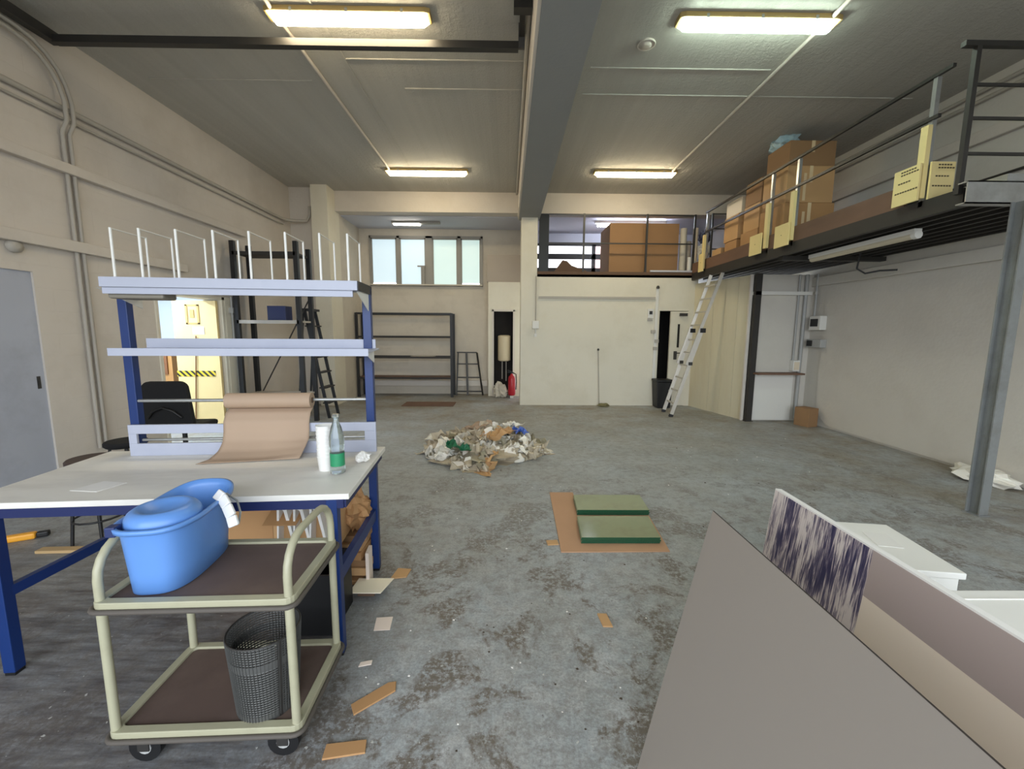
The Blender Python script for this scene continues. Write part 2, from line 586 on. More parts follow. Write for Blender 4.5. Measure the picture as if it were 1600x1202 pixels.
def obj(name, mb, m, parent=None, loc=None, rot=None, bevel=0.0, solid=0.0, subsurf=0, seg=2):
    me = bpy.data.meshes.new(name)
    me.from_pydata(mb.v, [], mb.f)
    ms = m if isinstance(m, (list, tuple)) else [m]
    for k in ms:
        me.materials.append(k)
    me.polygons.foreach_set('use_smooth', mb.s)
    me.polygons.foreach_set('material_index', mb.m)
    me.update()
    bm = bmesh.new()
    bm.from_mesh(me)
    bmesh.ops.recalc_face_normals(bm, faces=bm.faces)
    bm.to_mesh(me)
    bm.free()
    o = bpy.data.objects.new(name, me)
    if loc:
        o.location = loc
    if rot:
        o.rotation_euler = rot
    link(o, parent)
    if solid:
        md = o.modifiers.new('solid', 'SOLIDIFY')
        md.thickness = solid
        md.offset = 0
    if bevel:
        md = o.modifiers.new('bevel', 'BEVEL')
        md.width = bevel
        md.segments = seg
        md.limit_method = 'ANGLE'
    if subsurf:
        md = o.modifiers.new('sub', 'SUBSURF')
        md.levels = md.render_levels = subsurf
    return o


def tag(o, label, cat, group=None):
    o['label'] = label
    o['category'] = cat
    if group:
        o['group'] = group
    return o


def thing(name, label, cat, loc=(0, 0, 0), rz=0.0, group=None):
    o = bpy.data.objects.new(name, None)
    o.empty_display_size = 0.1
    o.location = loc
    o.rotation_euler = (0, 0, rz)
    link(o)
    return tag(o, label, cat, group)


def struct(name, mb, m, parent=None, label=None, **k):
    o = obj(name, mb, m, parent, **k)
    if not parent:
        o['kind'] = 'structure'
        if label:
            o['label'] = label
    return o


def dup(root, loc, rz=None, label=None, group=None):
    r = root.copy()
    COL.objects.link(r)
    r.location = loc
    if rz is not None:
        r.rotation_euler = (0, 0, rz)
    if label:
        r['label'] = label
    if group:
        r['group'] = group
    for ch in list(root.children):
        c = ch.copy()
        COL.objects.link(c)
        c.parent = r
        for g in ch.children:
            d = g.copy()
            COL.objects.link(d)
            d.parent = c
    return r


def arc(c, r, a0, a1, n, ax, ay):
    c, ax, ay = Vector(c), Vector(ax), Vector(ay)
    return [c + ax * (r * math.cos(a0 + (a1 - a0) * i / n)) + ay * (r * math.sin(a0 + (a1 - a0) * i / n)) for i in range(n + 1)]


# ================================================================== THE ROOM
H = 4.5
XL, XR = -4.5, 5.45
YF = -2.3         # loading door side, behind the photographer
struct('floor', MB().box(-7.2, 6.0, YF - 0.3, 11.9, -0.2, 0.0), M_floor, label='worn grey blue painted concrete floor')
struct('ground', MB().box(-30, 30, -40, YF - 0.3, -0.25, -0.02), mat('yard_concrete', (150, 148, 142), 0.9), label='concrete yard outside')
struct('ceiling', MB().box(XL - 0.3, XR + 0.3, YF - 0.3, 9.4, H, H + 0.2), M_ceil, label='grey painted board marked concrete ceiling')

# left wall with a steel door recess and a doorway
LW0, LW1 = XL - 0.25, XL
w = MB()
w.box(LW0, LW1, YF, 2.7, 0, H)
w.box(LW0, LW1, 2.7, 4.09, 2.13, H)
w.box(LW0, LW1, 4.09, 5.47, 0, H)
w.box(LW0, LW1, 5.47, 6.69, 2.07, H)
w.box(LW0, LW1, 6.69, 9.4, 0, H)
struct('wall_left', w, M_wallblock, label='cream painted left wall')
w = MB()
w.box(XR, XR + 0.25, YF, 11.9, 0, H)
struct('wall_right', w, M_wallr, label='white painted right wall')
# wall behind the photographer with the wide open loading door
w = MB()
w.box(XL, -3.9, YF - 0.2, YF, 0, H)
w.box(4.7, XR, YF - 0.2, YF, 0, H)
w.box(-3.9, 4.7, YF - 0.2, YF, 3.8, H)
struct('wall_front', w, M_wall)

# back: frontal strip in the left corner, pilaster, lintel, alcove
struct('wall_back_left', MB().box(XL, -3.98, 9.0, 9.4, 0, H), M_wall)
struct('pilaster', MB().box(-3.98, -3.65, 8.82, 9.4, 0, H), M_part, label='cream pilaster at the alcove corner')
struct('lintel', MB().box(-3.65, XR, 9.2, 9.5, 4.09, H), M_wall, label='cream concrete lintel across the back')
struct('wall_alcove_left', MB().box(-3.9, -3.65, 9.4, 10.6, 0, 4.2), M_alcove)
w = MB()
w.box(-3.9, -3.4, 10.6, 10.8, 0, 4.2)
w.box(-3.4, -0.62, 10.6, 10.8, 0, 2.70)
w.box(-3.4, -0.62, 10.6, 10.8, 3.90, 4.2)
w.box(-0.62, 0.62, 10.6, 10.8, 0, 4.2)
struct('wall_back', w, M_alcove, label='beige back wall of the alcove')
struct('alcove_ceiling', MB().box(-3.9, 0.3, 9.5, 10.8, 4.07, 4.25), M_lav)
struct('trim_1', MB().box(-3.65, -0.5, 10.48, 10.6, 0.22, 0.36), M_beamside, label='low ledge along the alcove back wall')

# alcove window: frame and four frosted panes
wf = MB()
wy = 10.56
wx0, wx1, wz0, wz1 = -3.40, -0.62, 2.70, 3.90
wf.box(wx0, wx1, wy, wy + 0.12, wz0, wz0 + 0.04)
wf.box(wx0, wx1, wy, wy + 0.12, wz1 - 0.05, wz1)
panes = [(-3.36, -2.73), (-2.66, -2.02), (-1.86, -1.24), (-1.16, -0.52 - 0.15)]
prev = wx0
for a, b_ in panes:
    wf.box(prev, a, wy, wy + 0.12, wz0, wz1)
    prev = b_
wf.box(prev, wx1, wy, wy + 0.12, wz0, wz1)
win = struct('window_1', wf, M_frame, label='high four pane frosted alcove window')
for i, (a, b_) in enumerate(panes):
    lift = 0.05 if i in (0, 3) else -0.0
    obj('window_pane', MB().box(a, b_, wy + 0.06, wy + 0.075, wz0 + 0.03 + lift, wz1 - 0.05), M_frost if i < 2 else M_frost2, win)
    fr = MB()
    fr.bar((a + 0.015, wy + 0.03, wz0 + 0.03), (a + 0.015, wy + 0.03, wz1 - 0.05), 0.03, 0.04)
    fr.bar((b_ - 0.015, wy + 0.03, wz0 + 0.03), (b_ - 0.015, wy + 0.03, wz1 - 0.05), 0.03, 0.04)
    fr.bar((a, wy + 0.03, wz1 - 0.065), (b_, wy + 0.03, wz1 - 0.065), 0.04, 0.03)
    obj('window_sash', fr, M_frame, win)

t = thing('sill_block', 'dark grey block standing in the second pane of the alcove window', 'block', (-2.09, 10.535, 2.741))
obj('body', MB().box(-0.045, 0.045, -0.02, 0.02, 0, 0.42), M_frame, t, bevel=0.004)
obj('top_plate', MB().box(-0.13, 0.06, -0.022, 0.022, 0.42, 0.45), M_frame, t)
obj('window_sill', MB().box(wx0, wx1, 10.49, 10.56, 2.71, 2.74), M_alcove, win)

# boxed closet in the alcove corner with open doorway
w = MB()
cy = 10.25
w.box(-0.47, -0.36, cy, cy + 0.1, 0, 2.72)
w.box(0.16, 0.30, cy, cy + 0.1, 0, 2.72)
w.box(-0.36, 0.16, cy, cy + 0.1, 2.10, 2.72)
w.box(-0.47, -0.40, cy + 0.1, 10.6, 0, 2.72)
w.box(-0.47, 0.30, cy, 10.6, 2.72, 2.78)
struct('wall_closet', w, M_part)
struct('wall_closet_upper', MB().box(-0.50, 0.30, 10.30, 10.36, 2.78, 3.42), M_alcove2)
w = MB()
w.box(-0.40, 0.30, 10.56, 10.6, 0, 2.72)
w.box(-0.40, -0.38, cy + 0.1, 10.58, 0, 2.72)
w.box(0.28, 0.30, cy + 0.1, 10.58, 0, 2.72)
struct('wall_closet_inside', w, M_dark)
w = MB()
w.box(-0.375, -0.335, cy - 0.03, cy + 0.12, 0, 2.12)
w.box(0.135, 0.175, cy - 0.03, cy + 0.12, 0, 2.12)
w.box(-0.375, 0.175, cy - 0.03, cy + 0.12, 2.08, 2.12)
struct('door_1', w, M_beamside, label='open closet doorway frame')

# centre pillar and beam
struct('pillar', MB().box(0.28, 0.62, 9.0, 9.5, 0, 4.1), M_part, label='cream centre pillar')
bmn = MB()
bmn.box(0.235, 0.665, YF, 9.25, 3.95, H)
beam = struct('beam', bmn, M_beam, label='grey painted concrete beam')
w = MB()
w.box(0.205, 0.234, YF, 9.2, 3.955, 4.46)
obj('side_board', w, M_beamside, beam)
w = MB()
w.tube([(0.18, YF + 0.1, 4.44), (0.18, 9.1, 4.44)], 0.022, 8)
obj('conduit', w, M_pipe, beam)

# store room partition with door opening, upper floor over it
PX1 = 3.98
w = MB()
w.box(0.62, 3.26, 9.0, 9.15, 0, 2.83)
w.box(3.26, 3.95, 9.0, 9.15, 2.06, 2.83)
w.box(3.88, 4.05, 9.0, 9.15, 0, 2.06)
w.box(3.95, 4.05, 9.0, 9.15, 2.06, 2.83)
struct('wall_partition', w, M_part, label='cream store room partition')
struct('trim_2', MB().box(0.66, 3.15, 8.975, 9.0, 2.30, 2.345), M_pipe, label='cover strip across the partition')
# side wall of the store room: vertical painted boards, each its own piece
sw = thing('wall_side', 'cream board wall', 'wall', (PX1, 9.05, 0))
del sw['category'], sw['label']
sw['kind'] = 'structure'
a_, b_ = Vector((3.98, 9.05, 0)), Vector((4.36, 7.52, 0))
NB = 5
dv = (b_ - a_) / NB
nrm = Vector((-dv.y, dv.x, 0)).normalized()
if nrm.x > 0:
    nrm = -nrm
for i in range(NB):
    p0 = a_ + dv * (i + 0.01) - Vector((PX1, 9.05, 0))
    p1 = a_ + dv * (i + 0.99) - Vector((PX1, 9.05, 0))
    mid0 = nrm * (0.004 * (i % 2))
    th = -nrm * 0.06
    mbw = MB().hexa([p0 + mid0, p1 + mid0, p1 + th, p0 + th] + [q + Vector((0, 0, 2.63)) for q in (p0 + mid0, p1 + mid0, p1 + th, p0 + th)])
    obj('board', mbw, M_ply, sw)
# end board
q = b_ - Vector((PX1, 9.05, 0))
obj('end_strip', MB().box(q.x - 0.05, q.x + 0.03, q.y - 0.02, q.y + 0.02, 0, 2.63), M_beamside, sw)
# frontal niche wall under the mezzanine
struct('wall_niche', MB().box(4.36, XR, 7.5, 7.6, 0, 2.63), M_wallr)
struct('wall_niche_panel', MB().box(4.46, 5.20, 7.47, 7.5, 0.02, 0.86), M_white)
struct('trim_3', MB().box(4.36, 5.36, 7.40, 7.5, 2.27, 2.33), M_white, label='white rail across the niche')

# upper store floor, walls and windows behind the lintel
struct('upper_floor', MB().box(0.62, XR, 9.0, 11.8, 2.75, 2.84), M_deckdark)
struct('upper_floor_edge', MB().box(0.62, 4.3, 8.97, 9.0, 2.80, 2.86), M_carddark)
struct('upper_ceiling', MB().box(0.3, XR, 9.5, 11.9, 4.25, 4.4), M_lav)
w = MB()
w.box(0.5, XR, 11.7, 11.9, 2.8, 3.0)
w.box(0.5, XR, 11.7, 11.9, 3.95, 4.4)
w.box(3.2, XR, 11.7, 11.9, 3.0, 3.95)
struct('wall_upper_back', w, M_lav)
struct('wall_upper_left', MB().box(0.5, 0.64, 9.5, 11.8, 2.8, 4.3), M_lav)
w2 = MB()
for z0, z1 in ((2.98, 3.03), (3.19, 3.33), (3.56, 3.70), (3.91, 3.97)):
    w2.box(0.6, 3.2, 11.62, 11.70, z0, z1)
w2.box(2.28, 2.38, 11.62, 11.7, 3.0, 3.95)
win2 = struct('window_2', w2, M_deckdark, label='barred window of the upper store')
for z0, z1 in ((3.03, 3.19), (3.33, 3.56), (3.70, 3.91)):
    obj('window_pane', MB().box(0.62, 2.28, 11.68, 11.69, z0, z1), M_frostlow, win2)
    obj('window_pane', MB().box(2.38, 3.2, 11.68, 11.69, z0, z1), M_frostpink, win2)

# ------------------------------------------------ left wall details
struct('trim_4', MB().box(XL, XL + 0.075, YF, 7.35, 3.15, 3.25), M_wall, label='upper ledge on the left wall', bevel=0.008)
struct('trim_5', MB().box(XL, XL + 0.075, YF, 5.97, 2.38, 2.49), M_wall, label='lower ledge on the left wall', bevel=0.008)
w = MB()
pts = [(XL + 0.035, YF + 0.1, 3.80), (XL + 0.035, 8.3, 3.78)] + [(XL + 0.035 + 0.22 * (1 - math.cos(t)), 8.55 + 0.22 * math.sin(t), 3.78 + 0.0) for t in (0.3, 0.7, 1.1, 1.5)]
pts += [(-4.1, 8.86, 3.80), (-4.05, 8.9, 3.92), (-4.05, 8.92, 4.1)]
w.tube(pts, 0.028, 8)
w.tube([(XL + 0.03, YF + 0.1, 3.70), (XL + 0.03, 8.3, 3.68), (XL + 0.06, 8.6, 3.68)], 0.014, 6)
struct('trim_6', w, M_pipe, label='painted conduit along the left wall')
for i, (yy, dx) in enumerate(((4.50, 0.0), (4.57, 0.0))):
    w = MB()
    p = [(XL + 0.03, yy, 0.3), (XL + 0.03, yy, 3.55), (XL + 0.09, yy, 3.66), (XL + 0.09, yy, 3.84)]
    p += [(XL + 0.07, yy - 0.45 * (1 - math.cos(t)), 3.88 + (0.36 + 0.06 * i) * math.sin(t)) for t in (0.3, 0.6, 0.9, 1.2, 1.5)]
    p += [(XL + 0.06, yy - 1.2, 4.27 + 0.06 * i), (XL + 0.06, YF + 0.2, 4.27 + 0.06 * i)]
    w.tube(p, 0.019, 8)
    tag(obj('conduit_pipe', w, M_pipe), ('outer' if i else 'inner') + ' of two grey wall pipes bending up towards the ceiling on the left wall', 'pipe', 'pipes on the left wall')
tag(obj('wall_bracket', MB().lathe([(0.06, 0), (0.06, 0.04), (0.02, 0.05)], 12), M_pipe, loc=(XL + 0.005, 3.95, 2.34), rot=(0, PI / 2, 0)), 'small round bracket under the lower wall ledge above the steel door', 'bracket')

# steel door
dr = struct('door_2', MB().box(XL - 0.07, XL - 0.02, 2.7, 4.09, 0, 2.13), M_doorgrey, label='grey blue steel door in the left wall')
obj('keyhole_plate', MB().box(XL - 0.02, XL - 0.016, 4.02, 4.05, 1.02, 1.14).box(XL - 0.016, XL - 0.012, 4.03, 4.04, 1.05, 1.10), M_dsteel, dr)
# side room beyond the doorway
w = MB()
w.box(-7.2, -7.0, 4.2, 8.4, 0, 2.8)
w.box(-7.0, LW0, 4.2, 4.4, 0, 2.8)
w.box(-7.0, LW0, 8.2, 8.4, 0, 2.8)
w.box(-7.0, LW0, 4.4, 8.2, 2.7, 2.8)
struct('wall_side_room', w, M_sidewall)
w = MB()
w.box(XL - 0.27, XL + 0.02, 6.68, 6.74, 0, 2.10)
w.box(XL - 0.0, XL + 0.025, 6.74, 7.12, 0, 2.10)
w.box(XL - 0.27, XL + 0.02, 5.43, 5.47, 0, 2.10)
w.box(XL - 0.27, XL + 0.02, 5.43, 6.74, 2.06, 2.10)
struct('trim_7', w, M_part, label='cream doorway casing')
# open door leaf in the side room
dl = struct('door_3', MB().box(-5.20, -4.53, 6.60, 6.645, 0.01, 2.04), M_doorcream, label='yellow cream door standing open')
obj('hazard_tape', MB().box(-5.21, -4.61, 6.594, 6.600, 0.86, 0.95), M_hazard, dl)
obj('paper_notice', MB().box(-4.91, -4.73, 6.594, 6.600, 1.52, 1.64), M_paper, dl)
fr = MB()
for a0, a1, c0, c1 in ((-5.0, -4.97, 1.68, 1.98), (-4.82, -4.79, 1.68, 1.98), (-5.0, -4.79, 1.68, 1.70), (-5.0, -4.79, 1.96, 1.98), (-4.93, -4.87, 1.78, 1.90)):
    fr.box(a0, a1, 6.592, 6.600, c0, c1)
obj('door_emblem', fr, mat('ochre_line', (206, 172, 104), 0.6), dl)
obj('door_edge_bar', MB().tube([(-4.98, 6.585, 0.1), (-4.86, 6.585, 1.5)], 0.008, 6), M_wood, dl)
cb = thing('wooden_cabinet', 'brown wooden cabinet beyond the left doorway', 'cabinet', (-6.0, 7.0, 0))
obj('body', MB().box(-0.4, 0.4, 0, 0.45, 0, 1.4), mat('orange_wood', (176, 128, 72), 0.6), cb)
obj('door', MB().box(-0.16, 0.33, -0.02, 0.0, 0.85, 1.35), M_wood, cb)
w = MB().tube([(XL + 0.05, 6.93, 0.05), (XL + 0.05, 6.93, 2.12)], 0.025, 8).tube([(XL + 0.05, 6.86, 1.4), (XL + 0.05, 6.86, 2.12)], 0.016, 8).box(XL + 0.02, XL + 0.09, 6.82, 7.0, 1.86, 1.95)
tag(obj('conduit_pipe', w, M_pvc), 'grey upright conduit with a junction box beside the open cream door', 'pipe')

# ------------------------------------------------ right wall details
w = MB()
w.tube([(XR - 0.04, YF + 0.1, 4.36), (XR - 0.04, 9.1, 4.36)], 0.022, 8)
w.tube([(XR - 0.04, YF + 0.1, 4.26), (XR - 0.04, 9.1, 4.26)], 0.022, 8)
struct('trim_8', w, M_pipe, label='two conduits high on the right wall')
struct('trim_9', MB().box(XR - 0.06, XR, YF, 9.1, 3.78, 3.92), M_wall, label='concrete ledge on the right wall', bevel=0.01)
struct('trim_10', MB().box(XR - 0.05, XR, YF, 7.5, 2.42, 2.58), M_wallr, label='ledge under the mezzanine', bevel=0.01)
w = MB().tube([(XR - 0.03, YF + 0.1, 3.35), (XR - 0.03, 9.0, 3.35)], 0.014, 6)
struct('trim_11', w, M_dsteel, label='thin dark cable along the right wall')
# white lining panel with a rounded lower corner
poly = [(2.6, 0.03), (6.75, 0.03)]
poly += [(6.75 + 0.42 * math.sin(t), 0.45 - 0.42 * math.cos(t)) for t in (0.4, 0.8, 1.2, PI / 2)]
poly += [(7.17, 1.32), (7.17, 2.40), (2.6, 2.40)]
Mz = Matrix(((0, 0, 1, 0), (1, 0, 0, 0), (0, 1, 0, 0), (0, 0, 0, 1)))
struct('wall_right_panel', MB().prism(poly, XR - 0.02, XR, Mz), M_wallr)

# ceiling ridges and conduits
for i, (x0, x1, y, wdt) in enumerate(((-1.75, 0.2, 4.89, 0.02), (-1.25, 0.2, 5.43, 0.03), (-4.2, -2.3, 5.3, 0.02), (0.9, 2.9, 4.98, 0.025), (0.9, 5.0, 5.5, 0.03))):
    struct('trim_%d' % (12 + i), MB().box(x0, x1, y, y + wdt * 0.7, H - 0.010, H), M_ceil)
for i, (xa, xb, nm) in enumerate(((-2.16, -2.14, 'left'), (2.97, 2.95, 'right'))):
    w = MB().tube([(xa, YF + 0.1, H - 0.022), (xb, 7.95 if i == 0 else 8.0, H - 0.022)], 0.02, 8)
    struct('trim_%d' % (17 + i), w, M_wall, label='ceiling conduit feeding the %s lamps' % nm)
struct('trim_19', MB().box(-1.78, -1.76, 3.0, 7.8, H - 0.008, H), M_ceil)
sm = thing('ceiling_rose', 'round painted ceiling rose near the greenish lamp', 'ceiling rose', (1.39, 4.6, H))
obj('disc', MB().lathe([(0.02, -0.03), (0.05, -0.03), (0.055, -0.012), (0.085, -0.012), (0.09, 0.0)], 18), M_wall, sm)
obj('rim', MB().tube([(0.085 * math.cos(t), 0.085 * math.sin(t), -0.012) for t in [2 * PI * k / 20 for k in range(20)]], 0.008, 6, closed=True), M_wall, sm)


# ------------------------------------------------ ceiling lamps
def lamp(name, label, x, y, dm, group='weatherproof ceiling lamps'):
    t = thing(name, label, 'ceiling lamp', (x, y, H), 0, group)
    prof = [(-0.745 + 0.0, -0.0)]
    h = MB()
    poly = [(-0.75, -0.07), (-0.70, -0.085), (0.70, -0.085), (0.75, -0.07), (0.75, 0.07), (0.70, 0.085), (-0.70, 0.085), (-0.75, 0.07)]
    h.prism(poly, -0.045, 0.0)
    obj('housing', h, M_lampbody, t, bevel=0.006)
    d = MB()
    n = 10

    def fn(u, v):
        xx = -0.735 + 1.47 * u
        a = PI * v
        e = min(1.0, (1 - abs(2 * u - 1)) * 14) ** 0.5
        return (xx * (0.985 if e < 1 else 1), -0.07 * math.cos(a), -0.045 - 0.062 * math.sin(a) ** 0.7 * e)
    d.grid(fn, 30, n)
    obj('diffuser', d, dm, t)
    for s in (-1, 1):
        for k in (-0.5, 0, 0.5):
            obj('clip', MB().box(k - 0.012, k + 0.012, s * 0.084 - 0.006, s * 0.084 + 0.006, -0.055, -0.02), M_galv, t)
    return t


lamp('ceiling_lamp', 'warm glowing strip lamp over the packing bench', -1.47, 4.24, M_tubewarm)
lamp('ceiling_lamp', 'greenish white strip lamp right of the central beam, the larger one', 2.31, 4.24, M_tubecool)
lamp('ceiling_lamp', 'warm strip lamp far back on the left of the beam', -1.48, 8.0, M_tubewarm)
lamp('ceiling_lamp', 'warm strip lamp far back on the right of the beam', 2.30, 7.95, M_tubewarm)
t = thing('alcove_lamp', 'dim strip lamp on the alcove ceiling above the high window', 'ceiling lamp', (-1.75, 9.9, 4.07))
obj('housing', MB().box(-0.9, 0.2, -0.06, 0.06, -0.05, 0), M_frame, t, bevel=0.005)
obj('diffuser', MB().box(-0.86, -0.25, -0.05, 0.05, -0.08, -0.05), mat('alcove_tube', (240, 240, 230), 0.4, emit=(255, 248, 232), emit_strength=9.0), t, bevel=0.01)
t = thing('upper_lamp', 'lit bluish tube lamp in the upper store above the big carton', 'ceiling lamp', (2.95, 10.4, 4.2))
obj('housing', MB().box(-0.85, 0.85, -0.05, 0.05, -0.01, 0.05), M_white, t)
obj('tube', MB().tube([(-0.8, 0, -0.05), (0.8, 0, -0.05)], 0.035, 10), M_tubeblue, t)

# overhead steel track on the left half
t = thing('overhead_track', 'dark steel track hung below the ceiling across the left bay', 'steel track', (0, 4.4, 4.34))
obj('rail', MB().box(-4.33, 0.09, -0.035, 0.035, -0.045, -0.035).box(-4.33, 0.09, -0.035, -0.025, -0.035, 0.02).box(-4.33, 0.09, 0.025, 0.035, -0.035, 0.02), M_dsteel, t)
obj('hanger', MB().bar((0.12, 0, -0.03), (0.12, -0.05, 0.16), 0.06, 0.05), M_dsteel, t)
obj('bracket', MB().box(0.04, 0.2, -0.45, -0.36, 0.02, 0.10).bar((0.12, -0.9, 0.12), (0.12, 0.0, 0.06), 0.05, 0.03), M_dsteel, t)
obj('side_rail', MB().box(-4.40, -4.32, -4.0, 0.05, -0.03, 0.06), M_dsteel, t)

# ================================================================== MEZZANINE (right)
MX = 3.88
MY0, MY1 = 3.68, 8.95
deck = thing('mezzanine_deck', 'steel mezzanine platform with brown edge board on the right', 'mezzanine', (MX, MY0, 2.74))
LX = XR - 0.03 - MX
obj('deck_plate', MB().box(0.0, LX, 0.0, MY1 - MY0, 0.06, 0.10), M_deckdark, deck)
for k in range(9):
    x = 0.08 + k * (LX - 0.16) / 8
    obj('joist', MB().box(x - 0.02, x + 0.02, 0.02, MY1 - MY0 - 0.02, -0.04, 0.06), M_deckdark, deck)
obj('edge_beam', MB().box(0.0, 0.05, 0.0, MY1 - MY0, -0.05, 0.06), M_deckdark, deck)
obj('edge_board', MB().box(0.0, 0.03, 0.55, MY1 - MY0, 0.10, 0.30), M_deckwood, deck)
fb = MB().box(-0.06, LX, -0.08, -0.07, -0.05, 0.13).box(-0.06, LX, -0.08, 0.0, 0.12, 0.13).box(-0.06, LX, -0.08, 0.0, -0.05, -0.04)
obj('front_beam', fb, M_galv, deck)
obj('top_board', MB().box(0.3, LX, -0.05, 0.3, 0.135, 0.20), M_galv, deck)
obj('cable_loop', MB().tube([(0.62, -0.085, 0.03), (0.55, -0.10, 0.07), (0.57, -0.10, 0.11), (0.66, -0.09, 0.12)], 0.012, 6), M_black, deck)
obj('cross_beam', MB().box(0.05, LX, 2.4, 2.5, -0.1, -0.04), M_deckdark, deck)

col = thing('steel_column', 'grey steel channel column holding up the mezzanine front', 'column', (4.22, 3.52, 0), math.radians(6))
c = MB()
c.box(-0.045, 0.045, -0.055, -0.045, 0, 2.69)
c.box(-0.045, 0.045, 0.045, 0.055, 0, 2.69)
c.box(-0.006, 0.006, -0.045, 0.045, 0, 2.69)
obj('shaft', c, M_colsteel, col)
obj('base_plate', MB().box(-0.055, 0.055, -0.065, 0.065, 0, 0.010), M_colsteel, col)
pst = thing('steel_post', 'dark steel post at the near end of the cream board wall', 'post', (4.41, 7.44, 0))
obj('shaft', MB().box(-0.05, 0.05, -0.04, -0.03, 0, 2.64).box(-0.05, -0.04, -0.03, 0.04, 0, 2.64).box(0.04, 0.05, -0.03, 0.04, 0, 2.64), M_deckdark, pst)
obj('base_plate', MB().box(-0.07, 0.07, -0.05, 0.05, 0, 0.01), M_deckdark, pst)

# side railing
rl = thing('side_railing', 'long mezzanine railing of thin steel rails above the edge board', 'railing', (MX, 4.0, 2.84))
rl_top, rl_mid = 1.09, 0.72
obj('top_rail', MB().bar((0, -0.1, rl_top), (0, 4.45, rl_top), 0.03, 0.03), M_dsteel, rl)
obj('middle_rail', MB().bar((0, -0.02, rl_mid), (0, 4.45, rl_mid), 0.03, 0.03), M_dsteel, rl)
for y in (0.06, 1.85, 2.40, 4.42):
    obj('post', MB().box(0.0, 0.04, y - 0.02, y + 0.02, -0.05, rl_top - 0.015), M_galv, rl)
for y in (0.06, 1.85, 2.40, 4.42):
    obj('timber_upright', MB().box(-0.045, -0.003, y - 0.035, y + 0.035, 0.02, 0.66), M_cream, rl)


def notice_board(label, loc, rz, w_, h_, printed=True):
    t = thing('plywood_board', label, 'board', loc, rz, 'cream plywood boards on the mezzanine edge')
    obj('panel', MB().box(-w_ / 2, w_ / 2, -0.009, 0.009, 0, h_), M_cream, t)
    if not printed:
        obj('screws', MB().box(-0.005, 0.005, -0.012, -0.008, h_ * 0.5, h_ * 0.5 + 0.01), M_ink, t)
        return t
    k = MB()
    for (u0, u1, v) in ((0.28, 0.78, 0.90), (0.28, 0.92, 0.82), (0.2, 0.68, 0.60), (0.1, 0.9, 0.34)):
        x = -w_ / 2 + u0 * w_
        while x < -w_ / 2 + u1 * w_:
            k.box(x, x + 0.018, -0.0115, -0.0085, v * h_, v * h_ + 0.012)
            x += 0.026
    obj('printed_lines', k, M_ink, t)
    return t


notice_board('cream printed plywood board on the railing end, facing the room', (MX - 0.06, 4.16, 2.84 - 0.0), -PI / 2, 0.26, 0.33)
notice_board('cream printed plywood board beside the dark gate post, facing forward', (MX + 0.11, 4.00, 2.84), 0, 0.22, 0.33)
notice_board('plain cream board on the third railing post, by the tall cartons', (MX - 0.06, 5.98, 2.80), -PI / 2, 0.30, 0.30, False)
notice_board('plain cream board on the middle railing post, under the stacked cartons', (MX - 0.06, 6.60, 2.80), -PI / 2, 0.30, 0.30, False)
notice_board('small cream board at the far end of the railing by the upper store', (MX - 0.06, 8.42, 2.80), -PI / 2, 0.20, 0.34, False)

# front railing
fr = thing('front_railing', 'dark four bar railing across the mezzanine front', 'railing', (MX - 0.03, 3.70, 2.82))
obj('post', MB().box(-0.02, 0.02, -0.02, 0.02, -0.03, 1.13), M_dsteel, fr)
obj('handrail', MB().box(-0.12, XR - MX, -0.022, 0.022, 1.125, 1.165), M_dsteel, fr)
for z in (0.84, 0.58, 0.30):
    obj('bar', MB().bar((0.0, 0, z), (XR - MX, 0, z), 0.016, 0.024), M_dsteel, fr)

# unlit tube lamp under the deck
t = thing('tube_lamp', 'unlit tube lamp fixed under the mezzanine deck', 'lamp', (4.22, 5.16, 2.62))
obj('housing', MB().box(-0.04, 0.04, -0.76, 0.76, 0.01, 0.06), M_white, t)
obj('tube', MB().tube([(0, -0.74, 0.0), (0, 0.74, 0.0)], 0.04, 10), M_unlit, t)
obj('end_cap', MB().tube([(0, -0.77, 0.0), (0, -0.72, 0.0)], 0.044, 10), M_white, t)
tag(obj('hanging_cable', MB().tube([(4.9, 5.9, 2.80), (4.86, 5.9, 2.5), (4.95, 5.86, 2.43), (5.1, 5.8, 2.46), (5.25, 5.7, 2.46)], 0.012, 6), M_black), 'short dark cable loop hanging under the mezzanine', 'cable')


def carton(label, loc, dims, m, rz=0.0, tape=True, group=None, name='cardboard_box', tapefront=False):
    t = thing(name, label, 'box', loc, rz, group)
    dx, dy, dz = dims
    obj('body', MB().box(-dx / 2, dx / 2, -dy / 2, dy / 2, 0, dz - 0.004), m, t, bevel=0.004)
    g = 0.004
    obj('flap', MB().box(-dx / 2, -g / 2, -dy / 2, dy / 2, dz - 0.004, dz), m, t)
    obj('flap', MB().box(g / 2, dx / 2, -dy / 2, dy / 2, dz - 0.004, dz), m, t)
    if tape:
        k = MB().box(-0.025, 0.025, -dy / 2 - 0.001, dy / 2, dz, dz + 0.001)
        k.box(-0.025, 0.025, -dy / 2 - 0.0015, -dy / 2, dz * 0.55, dz)
        if tapefront:
            k.box(-0.10, -0.06, -dy / 2 - 0.0015, -dy / 2, 0.05 * dz, 0.8 * dz)
        obj('tape', k, M_tape, t)
    return t


